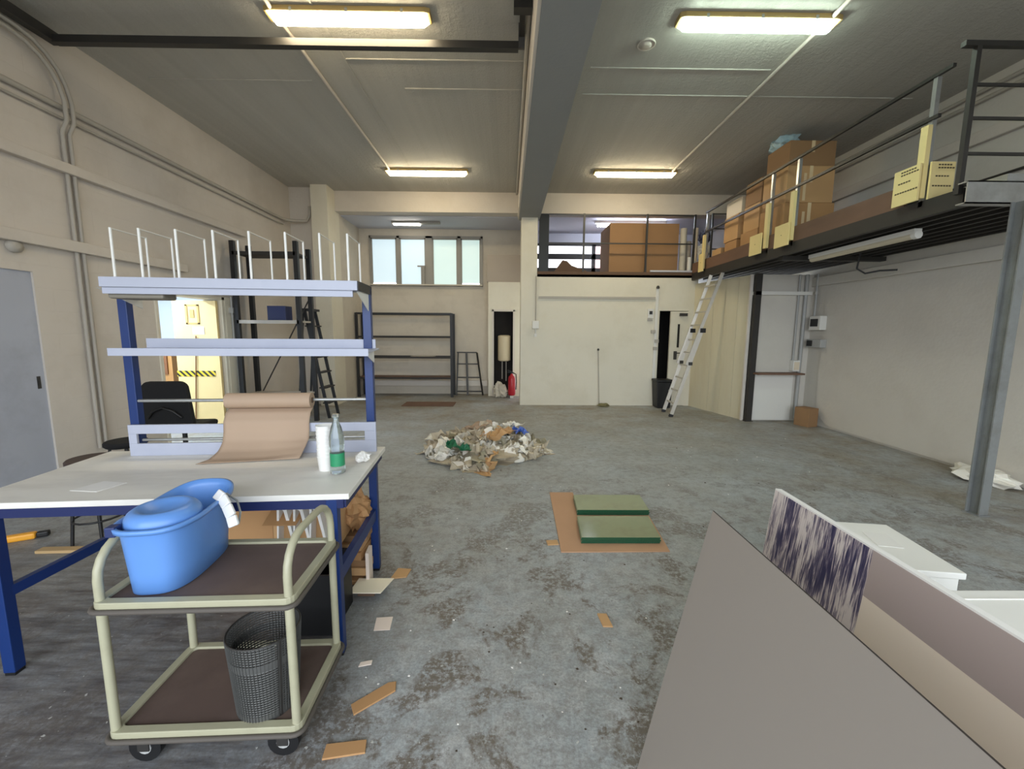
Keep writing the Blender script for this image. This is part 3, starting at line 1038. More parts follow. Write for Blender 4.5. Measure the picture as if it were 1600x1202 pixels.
G = 'cartons stacked on the mezzanine'
z0 = 2.845
bx = MX + 0.09
carton('large brown carton at the bottom of the nearest mezzanine stack', (bx + 0.36, 6.50, z0), (0.72, 0.58, 0.62), M_card, tapefront=True, group=G)
carton('large brown carton with torn tape, middle of the nearest mezzanine stack', (bx + 0.35, 6.50, z0 + 0.625), (0.68, 0.56, 0.50), M_card2, tapefront=True, group=G)
carton('brown carton topping the nearest and tallest mezzanine stack', (bx + 0.36, 6.50, z0 + 1.13), (0.66, 0.52, 0.34), M_card3, group=G)
carton('orange brown carton at the bottom of the second mezzanine stack', (bx + 0.25, 7.08, z0), (0.5, 0.48, 0.42), M_card, group=G)
carton('tan carton in the middle of the second mezzanine stack', (bx + 0.25, 7.06, z0 + 0.425), (0.48, 0.44, 0.40), M_card2, group=G)
carton('brown carton with shiny tape on top of the second mezzanine stack', (bx + 0.25, 7.04, z0 + 0.83), (0.48, 0.44, 0.36), M_card3, group=G)
carton('small orange carton at the bottom of the farthest mezzanine stack', (bx + 0.22, 7.66, z0), (0.42, 0.40, 0.38), M_card, group=G)
carton('tan carton in the middle of the farthest mezzanine stack', (bx + 0.22, 7.66, z0 + 0.385), (0.44, 0.46, 0.42), M_card2, group=G)
carton('pale whitish carton on top of the farthest mezzanine stack', (bx + 0.23, 7.64, z0 + 0.81), (0.42, 0.50, 0.26), M_cardlight, group=G)
carton('low tan carton at the far end of the mezzanine edge', (bx + 0.18, 8.16, z0), (0.34, 0.34, 0.34), M_card2, group=G)


def crumple(mb, c, rx, ry, rz, seed, n=10):
    """a crumpled closed lump: sphere pushed in and out by noise"""
    rnd = random.Random(seed)
    o = Vector((rnd.uniform(0, 90), rnd.uniform(0, 90), rnd.uniform(0, 90)))
    vs, fs = [], []
    nu, nv = n * 2, n
    for j in range(nv + 1):
        th = PI * j / nv
        for i in range(nu):
            ph = 2 * PI * i / nu
            d = Vector((math.sin(th) * math.cos(ph), math.sin(th) * math.sin(ph), math.cos(th)))
            k = 1 + 0.55 * noise.noise(d * 2.2 + o) + 0.28 * noise.noise(d * 6 + o)
            vs.append((c[0] + d.x * rx * k, c[1] + d.y * ry * k, max(0.0, c[2] + d.z * rz * k)))
    for j in range(nv):
        for i in range(nu):
            fs.append((j * nu + i, j * nu + (i + 1) % nu, (j + 1) * nu + (i + 1) % nu, (j + 1) * nu + i))
    mb.add(vs, fs)
    return mb


w = crumple(MB(), (0, 0, 0.12), 0.16, 0.2, 0.13, 5)
tag(obj('plastic_bag', w, mat('pale_blue_bag', (176, 200, 208), 0.3), loc=(bx + 0.2, 6.66, z0 + 1.20 + 0.28)), 'pale blue plastic bag on top of the tallest carton stack', 'bag')

# ------------------------------------------------ upper store contents
tag(obj('dark_board', MB().box(0.66, 0.87, 9.14, 9.18, 2.84, 4.07), M_black, bevel=0.004), 'tall black board standing beside the pillar in the upper store', 'board')
carton('big brown carton behind the upper store railing', (2.95, 9.75, 2.84), (1.5, 0.9, 1.09), M_card3, tape=False, name='large_carton')
up = thing('upper_railing', 'thin dark railing along the upper store edge', 'railing', (0.66, 9.08, 2.84))
obj('middle_rail', MB().bar((0.2, 0, 0.62), (3.3, 0, 0.62), 0.02, 0.025), M_dsteel, up)
obj('top_rail', MB().bar((0.2, 0, 1.20), (3.3, 0, 1.20), 0.02, 0.025), M_dsteel, up)
for x in (0.94, 2.27, 3.28):
    obj('post', MB().box(x - 0.02, x + 0.02, -0.015, 0.015, 0, 1.22), M_dsteel, up)
w = MB().prism([(-0.45, 0), (0.42, 0), (0.30, 0.08), (-0.02, 0.20), (-0.12, 0.30), (-0.22, 0.32)], -0.02, 0.02, Matrix.Rotation(PI / 2, 4, 'X'))
tag(obj('torn_cardboard', w, M_carddark, loc=(1.42, 9.35, 2.845), rot=(math.radians(-12), 0, 0)), 'torn dark cardboard piece leaning in the upper store left of the big carton', 'cardboard')
rnd = random.Random(3)
for i, (x, y, z, r, h, mm, lb) in enumerate((
        (3.82, 9.35, 2.84, 0.07, 1.0, M_bag, 'tall grey roll standing right of the big carton'),
        (3.98, 9.45, 2.84, 0.06, 0.75, M_alcove2, 'brownish roll standing behind the railing end'),
        (4.15, 9.50, 2.84, 0.055, 1.05, M_cardlight, 'tall pale roll at the right end of the upper store'),
        (3.90, 9.16, 2.84, 0.045, 0.36, M_white, 'short white roll at the upper store edge'))):
    t = thing('paper_roll', lb, 'roll', (x, y, z), 0, 'rolls in the upper store')
    obj('wrap', MB().lathe([(r, 0), (r * 1.02, h * 0.5), (r, h)], 14), mm, t)
    obj('core', MB().lathe([(r * 0.45, h - 0.002), (r * 0.45, h + 0.004)], 12), M_carddark, t)
for i, (x, y, z, rx, rz_, mm, lb) in enumerate((
        (4.04, 9.20, 2.985, 0.10, 0.14, M_film2, 'white crumpled bag low at the right of the upper store'),
        (4.22, 9.22, 3.33, 0.12, 0.16, M_film2, 'white crumpled bag piled high right of the upper store rolls'),
        (4.23, 9.22, 3.64, 0.11, 0.14, mat('dark_blue_bag', (56, 60, 84), 0.4), 'dark blue bag on top of the upper store clutter'),
        (4.24, 9.20, 3.015, 0.12, 0.17, M_bag, 'grey bag at the foot of the upper store clutter'))):
    tag(obj('plastic_bag', crumple(MB(), (0, 0, 0), rx, rx, rz_, 20 + i) if False else crumple(MB(), (0, 0, rz_), rx, rx, rz_, 20 + i), mm, loc=(x, y, z - rz_)), lb, 'bag')
tag(obj('white_strip', MB().box(3.0, 4.0, 8.96, 9.0, 2.865, 2.9), M_lav), 'pale lavender strip lying on the upper store edge', 'strip')
t = thing('shelf_frame', 'small dark open frame behind the far end of the mezzanine railing', 'frame', (4.15, 8.75, 2.85))
for x in (0.0, 0.5):
    obj('upright', MB().box(x - 0.015, x + 0.015, -0.015, 0.015, 0, 1.15), M_dsteel, t)
for z in (0.45, 0.85, 1.14):
    obj('crossbar', MB().bar((0, 0, z), (0.5, 0, z), 0.02, 0.02), M_dsteel, t)

# ================================================================== BACK WALL THINGS
# partition fittings
t = thing('switch_box', 'white switch box beside the pillar on the partition', 'switch', (0.60, 8.985, 1.66))
obj('body', MB().box(-0.07, 0.07, -0.06, 0.014, 0, 0.17), M_white, t, bevel=0.008)
obj('feed_conduit', MB().tube([(0, -0.01, 0.17), (0, -0.01, 1.1)], 0.012, 6), M_pipe, t)
obj('outlet', MB().box(-0.03, 0.03, -0.035, 0.014, -0.17, -0.1).tube([(0, -0.01, -0.1), (0, -0.01, 0)], 0.012, 6), M_white, t)
t = thing('control_box', 'small white control box with dark dial left of the store door', 'box', (3.05, 9.0, 1.90))
obj('body', MB().box(-0.06, 0.06, -0.05, 0, 0, 0.2), M_white, t, bevel=0.006)
obj('dial', MB().box(-0.03, 0.035, -0.058, -0.05, 0.08, 0.15), M_black, t)
obj('outlet', MB().box(-0.05, 0.05, -0.03, 0, -0.06, -0.02), M_pipe, t)
t = thing('cable_trunking', 'white vertical trunking left of the store door', 'trunking', (3.18, 9.0, 0.6))
obj('duct', MB().box(-0.03, 0.03, -0.035, 0, 0, 1.92), M_white, t, bevel=0.004)
obj('bell', MB().lathe([(0.03, -0.03), (0.035, 0.0), (0.02, 0.03)], 12, c=(0, -0.04, 1.95)), M_dsteel, t)
for z, xx in ((0.62, 0.0), (0.78, 0.02), (0.98, -0.06)):
    obj('socket', MB().box(xx - 0.04, xx + 0.05, -0.06, -0.02, z, z + 0.07), M_pipe, t, bevel=0.004)
t = thing('upright_rod', 'thin rod standing upright against the partition', 'rod', (1.98, 8.94, 0))
obj('shaft', MB().tube([(0.03, 0, 0.05), (-0.02, 0.03, 1.2)], 0.008, 6), M_pipe, t)
obj('knob', MB().lathe([(0.012, 0), (0.025, 0.02), (0.012, 0.05)], 10, c=(-0.02, 0.03, 1.2)), M_dsteel, t)
w = crumple(MB(), (0, 0, 0.03), 0.12, 0.06, 0.04, 8, 8)
tag(obj('rag', w, mat('olive_rag', (118, 112, 78), 0.9), loc=(2.08, 8.84, 0)), 'small olive rag on the floor at the foot of the rod', 'rag')

# store door: dark gap and a leaf with slot window
dd = struct('door_4', MB().box(3.50, 3.88, 8.99, 9.04, 0.01, 2.05), M_part, label='cream store room door')
obj('slot_window', MB().box(3.66, 3.70, 8.975, 8.99, 1.28, 1.78), M_dark, dd)
obj('door_closer', MB().box(3.68, 3.84, 8.94, 8.99, 1.95, 2.01), M_dsteel, dd)
obj('door_handle', MB().box(3.60, 3.66, 8.96, 8.99, 1.02, 1.2).bar((3.62, 8.95, 1.16), (3.74, 8.95, 1.16), 0.02, 0.02), M_dsteel, dd)
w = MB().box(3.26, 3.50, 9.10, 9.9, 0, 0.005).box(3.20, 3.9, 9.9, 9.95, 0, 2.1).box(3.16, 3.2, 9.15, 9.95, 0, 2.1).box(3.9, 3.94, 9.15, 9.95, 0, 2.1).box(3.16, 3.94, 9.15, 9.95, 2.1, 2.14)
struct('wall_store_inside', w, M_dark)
t = thing('black_bin', 'black square bin beside the store room door', 'bin', (3.32, 8.80, 0))
b = MB()
b.hexa([(-0.14, -0.14, 0.01), (0.14, -0.14, 0.01), (0.14, 0.14, 0.01), (-0.14, 0.14, 0.01), (-0.17, -0.16, 0.56), (0.17, -0.16, 0.56), (0.17, 0.16, 0.56), (-0.17, 0.16, 0.56)])
obj('body', b, M_blackp, t, bevel=0.012)
obj('lid', MB().box(-0.18, 0.18, -0.17, 0.17, 0.56, 0.61), M_blackp, t, bevel=0.012)
obj('latch', MB().box(0.08, 0.12, -0.155, -0.145, 0.36, 0.40), M_galv, t)

# ladder: two sliding sections leaning on the mezzanine edge
ld = thing('ladder', 'aluminium extension ladder leaning against the mezzanine', 'ladder', (3.14, 8.0, 0))
A0, A1 = Vector((0.03, 0.27, 0.0)), Vector((0.74, -0.06, 2.69))
B0, B1 = Vector((-0.02, -0.23, 0.0)), Vector((0.77, -0.30, 2.69))
A1.y, B1.y = 0.1, -0.28
for (p, q_) in ((A0, A1), (B0, B1)):
    p2 = p.lerp(q_, 0.62)
    obj('rail', MB().bar(p, p2, 0.03, 0.065), M_alu, ld)
    q0 = p.lerp(q_, 0.36) + Vector((-0.04, 0, 0.03))
    obj('upper_rail', MB().bar(q0, q_, 0.028, 0.055), M_alu, ld)
    obj('foot', MB().bar(p, p + (q_ - p) * 0.02, 0.04, 0.075), M_blackp, ld)
for k in range(1, 11):
    s = k / 11.0
    off = Vector((-0.04, 0, 0.03)) if s > 0.62 else Vector((0, 0, 0))
    obj('rung', MB().bar(A0.lerp(A1, s) + off, B0.lerp(B1, s) + off, 0.03, 0.025), M_alu, ld)
for (p, q_) in ((A0, A1), (B0, B1)):
    obj('clamp', MB().box(-0.035, 0.06, -0.035, 0.035, -0.04, 0.04, Matrix.Translation(p.lerp(q_, 0.61))), M_blackp, ld)
    obj('clamp', MB().box(-0.03, 0.04, -0.03, 0.03, -0.03, 0.03, Matrix.Translation(p.lerp(q_, 0.38))), M_dsteel, ld)

# alcove: long black rack
rk = thing('steel_rack', 'long empty black steel rack against the alcove back wall', 'rack', (-1.34, 10.03, 0))
LR = -2.25
for x in (0, LR):
    for y in (0, 0.42):
        obj('upright', MB().box(x - 0.03, x + 0.03, y - 0.025, y + 0.025, 0, 2.02), M_black, rk)
for z in (1.98, 1.43, 0.94, 0.44):
    obj('beam', MB().box(LR, 0, -0.02, 0.02, z, z + 0.045), M_black if z > 1.5 else M_deckdark, rk)
    obj('beam', MB().box(LR, 0, 0.40, 0.44, z, z + 0.045), M_black, rk)
obj('shelf_board', MB().box(LR, -0.03, 0.02, 0.40, 0.47, 0.49), M_deckwood, rk)
obj('shelf_board', MB().box(-1.0, -0.45, 0.02, 0.40, 0.97, 0.99), M_pipe, rk)

gr = thing('wire_grid', 'small grey grid rack leaning on the alcove wall', 'rack', (-1.27, 10.35, 0))
tilt = Matrix.Rotation(math.radians(-9), 4, 'X')


def gp(x, z):
    return tilt @ Vector((x, 0, z))


obj('side_bar', MB().bar(gp(0.0, 0), gp(0.03, 1.08), 0.03, 0.03), M_dsteel, gr)
obj('side_bar', MB().bar(gp(0.66, 0), gp(0.50, 1.08), 0.03, 0.03), M_dsteel, gr)
obj('middle_bar', MB().bar(gp(0.28, 0), gp(0.24, 1.06), 0.05, 0.02), M_dsteel, gr)
for z, x1 in ((0.10, 0.64), (0.45, 0.59), (0.79, 0.54), (1.08, 0.50)):
    obj('crossbar', MB().bar(gp(0.0, z), gp(x1, z), 0.025, 0.03), M_dsteel, gr)

t = thing('water_heater', 'beige cylindrical water heater inside the dark closet', 'water heater', (-0.08, 10.44, 0.86))
obj('tank', MB().lathe([(0.10, 0), (0.155, 0.02), (0.16, 0.04), (0.16, 0.60), (0.155, 0.63), (0.10, 0.65)], 20), M_beigedrum, t)
obj('pipe', MB().tube([(0.05, 0, 0), (0.05, 0, -0.5)], 0.012, 6).tube([(-0.05, 0, 0), (-0.05, 0, -0.45)], 0.012, 6), M_pipe, t)
ex = thing('fire_extinguisher', 'red fire extinguisher beside the closet door', 'fire extinguisher', (0.11, 9.98, 0.06))
obj('cylinder', MB().lathe([(0.06, 0), (0.085, 0.015), (0.09, 0.04), (0.09, 0.40), (0.075, 0.46), (0.035, 0.50), (0.03, 0.53)], 20), M_red, ex)
obj('valve', MB().lathe([(0.025, 0.53), (0.025, 0.58)], 10).bar((0, 0, 0.58), (-0.10, 0, 0.61), 0.02, 0.015).bar((0, 0, 0.57), (-0.10, 0, 0.56), 0.02, 0.015), M_black, ex)
obj('hose', MB().tube([(0.02, -0.01, 0.56), (0.10, -0.03, 0.52), (0.11, -0.04, 0.35), (0.10, -0.05, 0.15)], 0.013, 8), M_blackp, ex)
obj('stand', MB().box(-0.04, 0.04, -0.05, 0.05, -0.06, 0.0), M_white, ex)
tag(obj('plastic_sack', crumple(MB(), (0, 0, 0.16), 0.17, 0.14, 0.18, 31), M_bag, loc=(-0.17, 10.05, 0)), 'greyish plastic sack slumped in front of the closet', 'bag')
tag(obj('cardboard_sheet', MB().box(-2.25, -1.15, 8.75, 9.25, 0.002, 0.02), M_deckwood), 'flat brown cardboard sheet on the alcove floor before the black rack', 'cardboard')

# left dark shelving unit
su = thing('shelving_unit', 'tall dark steel shelving unit in the left back corner', 'shelving', (-4.38, 6.88, 0))
for x, y, h in ((0.0, 0, 3.0), (1.0, 0, 3.0), (0.0, 0.42, 3.0), (1.0, 0.42, 2.95)):
    obj('upright', MB().box(x - 0.035, x + 0.035, y - 0.03, y + 0.03, 0, h), M_black, su)
for z in (2.80, 2.22, 1.72, 0.50):
    obj('shelf', MB().box(0.0, 1.0, -0.01, 0.44, z, z + 0.03), M_pipe if z < 2.5 else M_deckdark, su)
    obj('shelf_lip', MB().box(0.0, 1.0, -0.03, -0.01, z - 0.02, z + 0.035), M_pipe if z < 2.0 else M_deckdark, su)
obj('back_brace', MB().bar((0.05, 0.455, 0.5), (1.0, 0.455, 2.2), 0.03, 0.01), M_black, su)
carton('dark navy box standing on the shelf of the corner shelving', (-3.82, 7.12, 1.752), (0.30, 0.22, 0.24), M_bluedark, tape=False, name='storage_box')
sl = thing('step_ladder', 'black step ladder standing beside the corner shelving', 'ladder', (-3.35, 7.72, 0))
for y in (-0.2, 0.2):
    obj('stile', MB().bar((0.10, y, 0), (-0.25, y, 1.95), 0.05, 0.03), M_black, sl)
    obj('rear_leg', MB().bar((-0.45, y * 1.1, 0), (-0.27, y, 1.95), 0.03, 0.025), M_black, sl)
for k in range(1, 7):
    s = k / 7.0
    obj('tread', MB().box(-0.06, 0.06, -0.2, 0.2, -0.012, 0.012, Matrix.Translation((0.10 - 0.35 * s, 0, 1.95 * s))), M_deckdark, sl)
obj('top_cap', MB().box(-0.35, -0.17, -0.22, 0.22, 1.94, 1.98), M_blackp, sl)

# niche things
tag(obj('niche_shelf', MB().box(4.42, 5.25, 7.24, 7.46, 0.87, 0.90), M_deckwood), 'narrow dark wooden shelf across the niche', 'shelf')
for i, (x, y, z0_, z1_, lb) in enumerate(((5.16, 7.46, 1.05, 2.63, 'left grey conduit running down the niche wall'), (5.28, 7.45, 0.05, 2.63, 'wider middle conduit of the niche running to the floor'), (5.40, 7.36, 1.9, 2.63, 'short conduit dropping into the dark fuse box'))):
    t = thing('conduit_pipe', lb, 'pipe', (x, y, 0), 0, 'conduits in the niche corner')
    obj('tube', MB().tube([(0, 0, z0_), (0, 0, z1_)], 0.018 if i != 1 else 0.03, 8), M_pvc, t)
    obj('clip', MB().box(-0.03, 0.03, -0.01, 0.035, z1_ - 0.35, z1_ - 0.31), M_pipe, t)
t = thing('socket_box', 'white socket box at the end of the left niche conduit', 'socket', (5.19, 7.44, 0.92))
obj('body', MB().box(-0.06, 0.06, -0.05, 0.055, 0, 0.2), M_white, t, bevel=0.008)
obj('face', MB().box(-0.045, 0.045, -0.056, -0.05, 0.03, 0.17), M_cardlight, t)
t = thing('fuse_box', 'grey fuse box with dark window on the right wall in the niche corner', 'fuse box', (XR - 0.08, 7.22, 1.66))
obj('body', MB().box(-0.06, 0.058, -0.13, 0.13, 0, 0.24), M_white, t, bevel=0.008)
obj('window', MB().box(-0.068, -0.06, -0.08, 0.09, 0.06, 0.19), M_black, t)
t = thing('socket_box', 'dark double socket below the fuse box', 'socket', (XR - 0.08, 7.22, 1.36))
obj('body', MB().box(-0.05, 0.058, -0.17, 0.17, 0, 0.14), M_pvc, t, bevel=0.008)
obj('face', MB().box(-0.056, -0.05, 0.02, 0.15, 0.02, 0.12), M_black, t)
carton('small brown box on the floor in the niche corner', (5.22, 7.08, 0), (0.22, 0.26, 0.32), M_card3, rz=0.3, tape=False)
tag(obj('plastic_sheet', crumple(MB(), (0, 0, 0.06), 0.16, 0.28, 0.09, 44), M_film2, loc=(5.22, 4.35, 0)), 'crumpled clear white plastic sheet at the right wall behind the column', 'plastic sheet')

# ================================================================== RUBBISH PILE
def film_sheet(mb, c, size, seed, hgt=0.12, tilt_=0.5, n=9):
    rnd = random.Random(seed)
    o = Vector((rnd.uniform(0, 99), rnd.uniform(0, 99), 0))
    E = Euler((rnd.uniform(-tilt_, tilt_), rnd.uniform(-tilt_, tilt_), rnd.uniform(0, 6.3))).to_matrix()
    ax, ay = rnd.uniform(0.6, 1.1), rnd.uniform(0.5, 1.0)

    def fn(u, v):
        p = Vector(((u - 0.5) * size * ax, (v - 0.5) * size * ay, 0))
        q = p * (5.0 / size) + o
        p += Vector((noise.noise(q * 0.7) * size * 0.25, noise.noise(q * 0.7 + Vector((9, 3, 2))) * size * 0.25, noise.noise(q) * hgt + noise.noise(q * 2.1) * hgt * 0.5))
        p = E @ p
        return (c[0] + p.x, c[1] + p.y, max(0.004 + 0.003 * noise.noise(q), c[2] + p.z))
    mb.grid(fn, n, n, smooth=False)
    return mb


rnd = random.Random(11)
mb, mb2, mb3 = MB(), MB(), MB()
for k in range(84):
    a, rr = rnd.uniform(0, 2 * PI), math.sqrt(rnd.random())
    px, py = -0.30 + 0.74 * rr * math.cos(a), 5.45 + 0.72 * rr * math.sin(a)
    hz = 0.20 * (1 - rr ** 1.4) + 0.025
    (film_sheet((mb, mb2, mb3, mb)[k % 4], (px, py, hz * rnd.uniform(0.6, 1)), rnd.uniform(0.22, 0.42), 100 + k, 0.12, 0.7))
core = crumple(MB(), (0, 0, 0.03), 0.62, 0.62, 0.12, 77, 14)
o = obj('rubbish_pile', core, M_film, loc=(-0.30, 5.45, 0))
tag(o, 'heap of crumpled plastic film in the middle of the floor', 'rubbish')
for name, q_, mm in (('plastic_film', mb, M_film), ('white_film', mb2, M_film2), ('grey_film', mb3, mat('dull_olive_film', (150, 142, 118), 0.35, var=0.2, scale=9))):
    for_v = [(x + 0.30, y - 5.45, z) for x, y, z in q_.v]
    q_.v = for_v
    k = obj(name, q_, mm, o)
    k['kind'] = 'stuff'
for (nm, lb, cat, c, sz, mm, sd) in (
        ('printed_bag', 'green printed plastic bag on the near side of the rubbish heap', 'bag', (-0.58, 4.98, 0.20), 0.36, M_greenprint, 1),
        ('printed_bag', 'blue plastic bag on the upper right of the rubbish heap', 'bag', (0.14, 5.62, 0.24), 0.26, M_blueprint, 2),
        ('printed_bag', 'white plastic bag on top of the rubbish heap beside the blue one', 'bag', (0.06, 5.78, 0.30), 0.34, M_film2, 3),
        ('brown_paper', 'brown paper sheet on top of the rubbish heap', 'paper', (-0.14, 5.40, 0.27), 0.42, M_card2, 4),
        ('brown_paper', 'tan paper scrap at the near foot of the rubbish heap', 'paper', (-0.24, 4.72, 0.05), 0.42, M_card2, 5),
        ('brown_paper', 'crumpled brown paper on the rear left of the rubbish heap', 'paper', (-0.42, 5.85, 0.26), 0.36, M_kraft, 6)):
    tag(obj(nm, film_sheet(MB(), (0, 0, c[2]), sz, sd, 0.09, 0.35), mm, loc=(c[0], c[1], 0), solid=0.003), lb, cat)

# ================================================================== GLASS SHEETS ON HARDBOARD
hb = MB().prism([(0.43, 3.98), (0.66, 3.98), (0.66, 3.9), (1.28, 3.86), (1.20, 2.86), (0.40, 2.85)], 0.0, 0.008)
hb.v = [(x - 0.8, y - 3.4, z) for x, y, z in hb.v]
tag(obj('hardboard_sheet', hb, M_mdf, loc=(0.8, 3.4, 0.001)), 'orange brown hardboard sheet lying under the glass stacks', 'sheet')
hb = MB().box(-0.03, 0.055, -0.025, 0.04, 0, 0.008)
tag(obj('cardboard_scrap', hb, M_card2, loc=(0.34, 2.98, 0.001), rot=(0, 0, 0.1)), 'tan card scrap poking out beside the hardboard sheet', 'scrap')


def glass_stack(label_top, x0, x1, y0, y1, n, skew, grp):
    z = 0.010
    for k in range(n):
        o_ = 0.004 * ((k * 7) % 3 - 1)
        p = MB().prism([(x0 - skew + o_, y0), (x1 - skew + o_, y0), (x1 + o_, y1), (x0 + o_, y1)], 0, 0.0085)
        cx, cyy = (x0 + x1) / 2, (y0 + y1) / 2
        p.v = [(x - cx, y - cyy, zz) for x, y, zz in p.v]
        p.m = [1 if i == 1 else 0 for i in range(len(p.f))]
        g_ = obj('glass_sheet', p, [M_glassedge, M_glass], loc=(cx, cyy, z))
        if k == n - 1:
            tag(g_, 'topmost thick green glass sheet of ' + label_top, 'glass', grp)
        else:
            tag(g_, ('bottom', 'second lowest', 'middle', 'second from top')[k] + ' green glass sheet of ' + label_top, 'glass', 'lower glass sheets')
        z += 0.0095


glass_stack('the stack farther from the camera', 0.64, 1.27, 3.46, 3.80, 5, 0.02, 'top glass sheets')
glass_stack('the stack nearer the camera', 0.60, 1.20, 2.97, 3.34, 5, 0.03, 'top glass sheets')

# ================================================================== PACKING BENCH
TA = math.radians(4.5)
pb = thing('packing_bench', 'blue framed packing bench with worn white top and shelves above', 'workbench', (-0.74, 1.877, 0), TA)
# local x runs left as negative, local y to the back
ZT = 0.84
obj('worktop', MB().box(-1.68, 0, 0, 0.81, ZT - 0.028, ZT), M_top, pb, bevel=0.003)
LG = 0.05
for nm, x, y, top in (('leg', -1.56, 0.035, ZT - 0.03), ('leg', -0.085, 0.035, ZT - 0.03), ('upright', -1.475, 0.775, 1.86), ('upright', -0.075, 0.775, 1.86)):
    l = obj(nm, MB().box(x - LG / 2, x + LG / 2, y - LG / 2, y + LG / 2, 0.015, top), M_blue, pb, bevel=0.003)
    obj('foot', MB().box(x - 0.022, x + 0.022, y - 0.022, y + 0.022, 0, 0.015), M_blackp, l)
obj('front_rail', MB().box(-1.62, -0.03, 0.012, 0.045, ZT - 0.075, ZT - 0.029), M_bluedark, pb)
obj('back_rail', MB().box(-1.62, -0.03, 0.76, 0.795, ZT - 0.075, ZT - 0.029), M_bluedark, pb)
obj('end_rail', MB().box(-0.06, -0.02, 0.02, 0.79, ZT - 0.075, ZT - 0.029), M_bluedark, pb)
obj('side_rail', MB().bar((-0.085, 0.05, 0.40), (-0.075, 0.755, 0.40), 0.03, 0.07), M_blue, pb)
obj('side_rail', MB().bar((-1.55, 0.05, 0.40), (-1.475, 0.755, 0.40), 0.03, 0.05), M_blue, pb)
obj('rear_rail', MB().bar((-1.475, 0.78, 0.36), (-0.075, 0.78, 0.36), 0.03, 0.05), M_bluedark, pb)
# slotted upstand
u_ = MB()
u_.box(-1.475, -0.03, 0.695, 0.712, ZT, ZT + 0.075)
u_.box(-1.475, -0.03, 0.695, 0.712, ZT + 0.135, ZT + 0.19)
u_.box(-1.475, -1.43, 0.695, 0.712, ZT + 0.075, ZT + 0.135)
u_.box(-0.10, -0.03, 0.695, 0.712, ZT + 0.075, ZT + 0.135)
obj('slotted_upstand', u_, M_shelf, pb, bevel=0.002)
obj('slot_rod', MB().tube([(-1.42, 0.73, ZT + 0.09), (-0.10, 0.73, ZT + 0.09)], 0.009, 8), M_galv, pb)
# upper shelf
s1 = MB()
s1.box(-1.375, -0.055, 0.50, 0.80, 1.835, 1.845)
s1.box(-1.375, -0.055, 0.49, 0.50, 1.82, 1.872)
s1.box(-1.375, -0.085, 0.505, 0.52, 1.785, 1.835)
obj('upper_shelf', s1, M_shelf, pb, bevel=0.0015)
obj('shelf_end', MB().box(-0.055, -0.05, 0.495, 0.80, 1.82, 1.872), M_blackp, pb)
obj('bracket', MB().prism([(0.50, 1.815), (0.80, 1.835), (0.80, 1.70)], -0.064, -0.058, Mz), M_white, pb)
obj('bracket', MB().prism([(0.50, 1.815), (0.80, 1.835), (0.80, 1.72)], -1.40, -1.394, Mz), M_white, pb)
poly = [(-1.372, 0.53), (-1.09, 0.53), (-1.09, 0.62), (-1.12, 0.68), (-1.34, 0.68), (-1.372, 0.62)]
obj('lamp_housing', MB().prism(poly, 1.762, 1.833), mat('dull_beige_plastic', (132, 126, 114), 0.5), pb, bevel=0.012)
for x in (-1.305, -1.167, -0.986, -0.80, -0.617, -0.43, -0.251, -0.103):
    d = MB()
    d.tube([(x, 0.51, 1.845), (x, 0.51, 2.125)], 0.0068, 8)
    d.tube([(x, 0.51, 2.122), (x, 0.75, 2.122)], 0.0035, 6)
    d.tube([(x, 0.75, 1.845), (x, 0.75, 2.125)], 0.0055, 8)
    obj('divider', d, M_wire, pb)
# tilted lower shelf
s2 = MB()
s2.bar((-0.69 + 0.0, 0.50, 1.475), (-0.69, 0.77, 1.485), 1.36, 0.008)
s2.box(-1.372, -0.008, 0.49, 0.50, 1.455, 1.497)
s2.box(-1.372, -0.03, 0.765, 0.775, 1.48, 1.545)
obj('lower_shelf', s2, M_shelf, pb, bevel=0.0015)
obj('bracket', MB().prism([(0.55, 1.47), (0.76, 1.48), (0.76, 1.40)], -0.045, -0.039, Mz), M_white, pb)
# roll bar
obj('roll_bar', MB().tube([(-1.46, 0.765, 1.165), (-0.09, 0.765, 1.165)], 0.010, 8), M_galv, pb)

# kraft paper roll on the bar
kp = thing('kraft_paper_roll', 'roll of brown kraft paper hanging on the bench bar, unrolled onto the worktop', 'paper roll', (-0.74, 1.877, 0), TA)
RX0, RX1, RY, RZ, RR = -0.925, -0.425, 0.745, 1.165, 0.047
k = MB()
for rr_, inset in ((RR, 0),):
    k.tube([(RX0, RY, RZ), (RX1, RY, RZ)], RR, 24)
obj('roll', k, M_kraft, kp)
obj('core', MB().tube([(RX1, RY, RZ), (RX1 + 0.004, RY, RZ)], 0.018, 12).tube([(RX0 - 0.004, RY, RZ), (RX0, RY, RZ)], 0.018, 12), M_carddark, kp)


def drape(u, v):
    # v: 0 at the roll, 1 at the free end lying on the worktop
    x = RX0 + (RX1 - RX0) * u
    prof = [(RY + 0.012, RZ - RR + 0.001), (RY - 0.03, RZ - 0.070), (0.684, 1.045), (0.678, 0.985), (0.662, 0.930), (0.625, 0.880), (0.575, 0.850), (0.53, ZT + 0.005)]
    s = v * (len(prof) - 1)
    i = min(int(s), len(prof) - 2)
    f = s - i
    y = prof[i][0] * (1 - f) + prof[i + 1][0] * f
    z = prof[i][1] * (1 - f) + prof[i + 1][1] * f
    e = max(0.0, v - 0.55) / 0.45
    y += e * e * (-0.04 + 0.07 * u)
    z += 0.022 * e * (1 - e) * 4 * max(0.0, u - 0.6) / 0.4
    x -= 0.055 * e * e * (1 - u) + 0.02 * e * u
    return (x, y, max(z, ZT + 0.004))


obj('paper_sheet', MB().grid(drape, 24, 28), M_kraft, kp, solid=0.0012)

